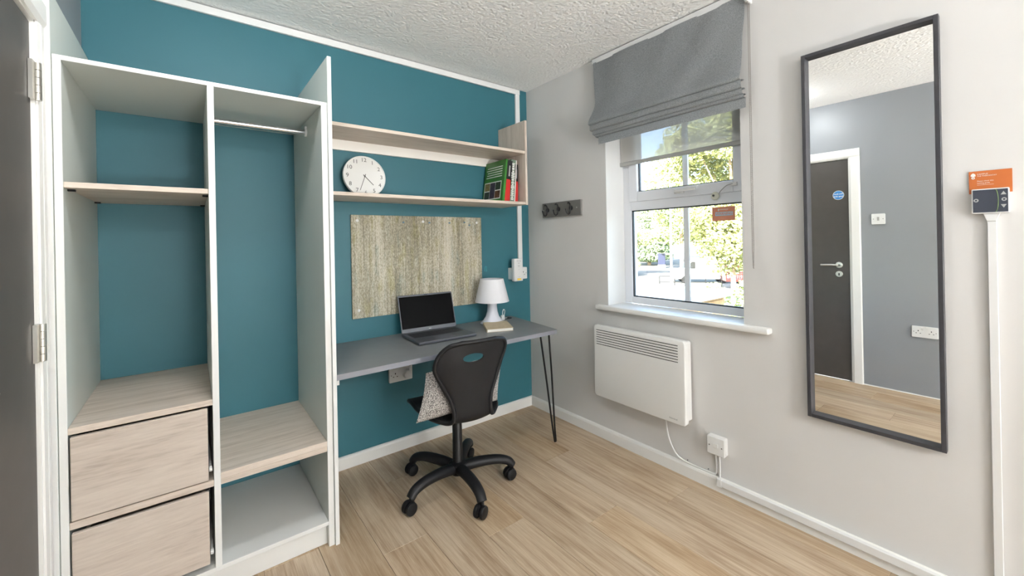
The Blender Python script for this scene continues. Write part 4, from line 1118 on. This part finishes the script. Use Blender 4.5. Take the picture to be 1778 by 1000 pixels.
# red cage trailer
tr_ = thing('red_cage_trailer', (34.5, 12.6, GZ), 'red mesh-sided trailer parked behind the shrub outside the window', 'trailer')
TM = Matrix(((vd.x, vs_.x, 0, 34.5), (vd.y, vs_.y, 0, 12.6), (0, 0, 1, GZ), (0, 0, 0, 1)))
def tput(n, bm, m):
    bmesh.ops.transform(bm, matrix=TM, verts=bm.verts); bmesh.ops.recalc_face_normals(bm, faces=bm.faces); return obj(n, bm, m, tr_)
tput('trailer_bed', BX(-1.8, 1.8, -.9, .9, .55, .7), m_redmesh)
tput('headboard', BX(1.74, 1.8, -.9, .9, .7, 2.2), m_redmesh)
for s in (-1, 1):
    for zz in (1.15, 1.65, 2.15): tput('side_rail', BX(-1.8, 1.8, .86*s-.03, .86*s+.03, zz-.05, zz+.05), m_redmesh)
    for i in range(13):
        x = -1.8+i*.3; tput('side_bar', BX(x-.03, x+.03, .86*s-.02, .86*s+.02, .7, 2.2), m_redmesh)
    for x in (-.7, .3): tput('trailer_wheel', LA([(.0, .6*s), (.3, .62*s), (.32, .78*s), (.2, .82*s), (.0, .82*s)], (x, 0, .33), 20, 'y', cap=False), m_blackmetal)
# railing in front of the van
rg = thing('hand_railing', (30.5, 15.4, GZ), 'thin dark metal railing in front of the white van', 'railing')
RMx = Matrix(((vd.x, vs_.x, 0, 30.5), (vd.y, vs_.y, 0, 15.4), (0, 0, 1, GZ), (0, 0, 0, 1)))
for i in range(5):
    bm = TU([(-2.4+i*1.2, 0, 0), (-2.4+i*1.2, 0, 1.05)], .035, 8); bmesh.ops.transform(bm, matrix=RMx, verts=bm.verts); obj('railing_post', bm, m_blackmetal, rg)
for zz in (.55, 1.05):
    bm = TU([(-2.4, 0, zz), (2.4, 0, zz)], .03, 8); bmesh.ops.transform(bm, matrix=RMx, verts=bm.verts); obj('railing_bar', bm, m_blackmetal, rg)
# lamp post and poster panel
lpst = thing('street_lamp', (30.9, 17.3, GZ), 'pale street lamp column left of the window glazing bar', 'street lamp')
obj('column', TU([(30.9, 17.3, GZ), (30.9, 17.3, GZ+1.4), (30.9, 17.3, GZ+9)], [.11, .10, .06], 12), m_post, lpst, smooth=True)
obj('lantern_arm', TU(smoothpath([(30.9, 17.3, GZ+8.9), (30.75, 17.2, GZ+9.5), (29.85, 16.7, GZ+9.7)], 5), .05, 8), m_post, lpst, smooth=True)
obj('lantern', BX(29.25, 29.95, 16.5, 16.8, GZ+9.62, GZ+9.8, bevel=.04), m_post, lpst)
pnl = thing('poster_panel', (50, 30.2, GZ), 'small blue roadside poster panel by the conifer', 'sign')
PM = Matrix(((vd.x, vs_.x, 0, 50), (vd.y, vs_.y, 0, 30.2), (0, 0, 1, GZ), (0, 0, 0, 1)))
def pput(n, bm, m):
    bmesh.ops.transform(bm, matrix=PM, verts=bm.verts); bmesh.ops.recalc_face_normals(bm, faces=bm.faces); return obj(n, bm, m, pnl)
pput('panel_case', BX(-.5, .5, -.1, .1, .5, 2.1, bevel=.03), m_signblue)
pput('poster_sheet', BX(-.36, .36, .1, .12, .8, 1.2), m_van)
pput('panel_leg', BX(-.5, .5, -.06, .06, 0, .5), m_post)
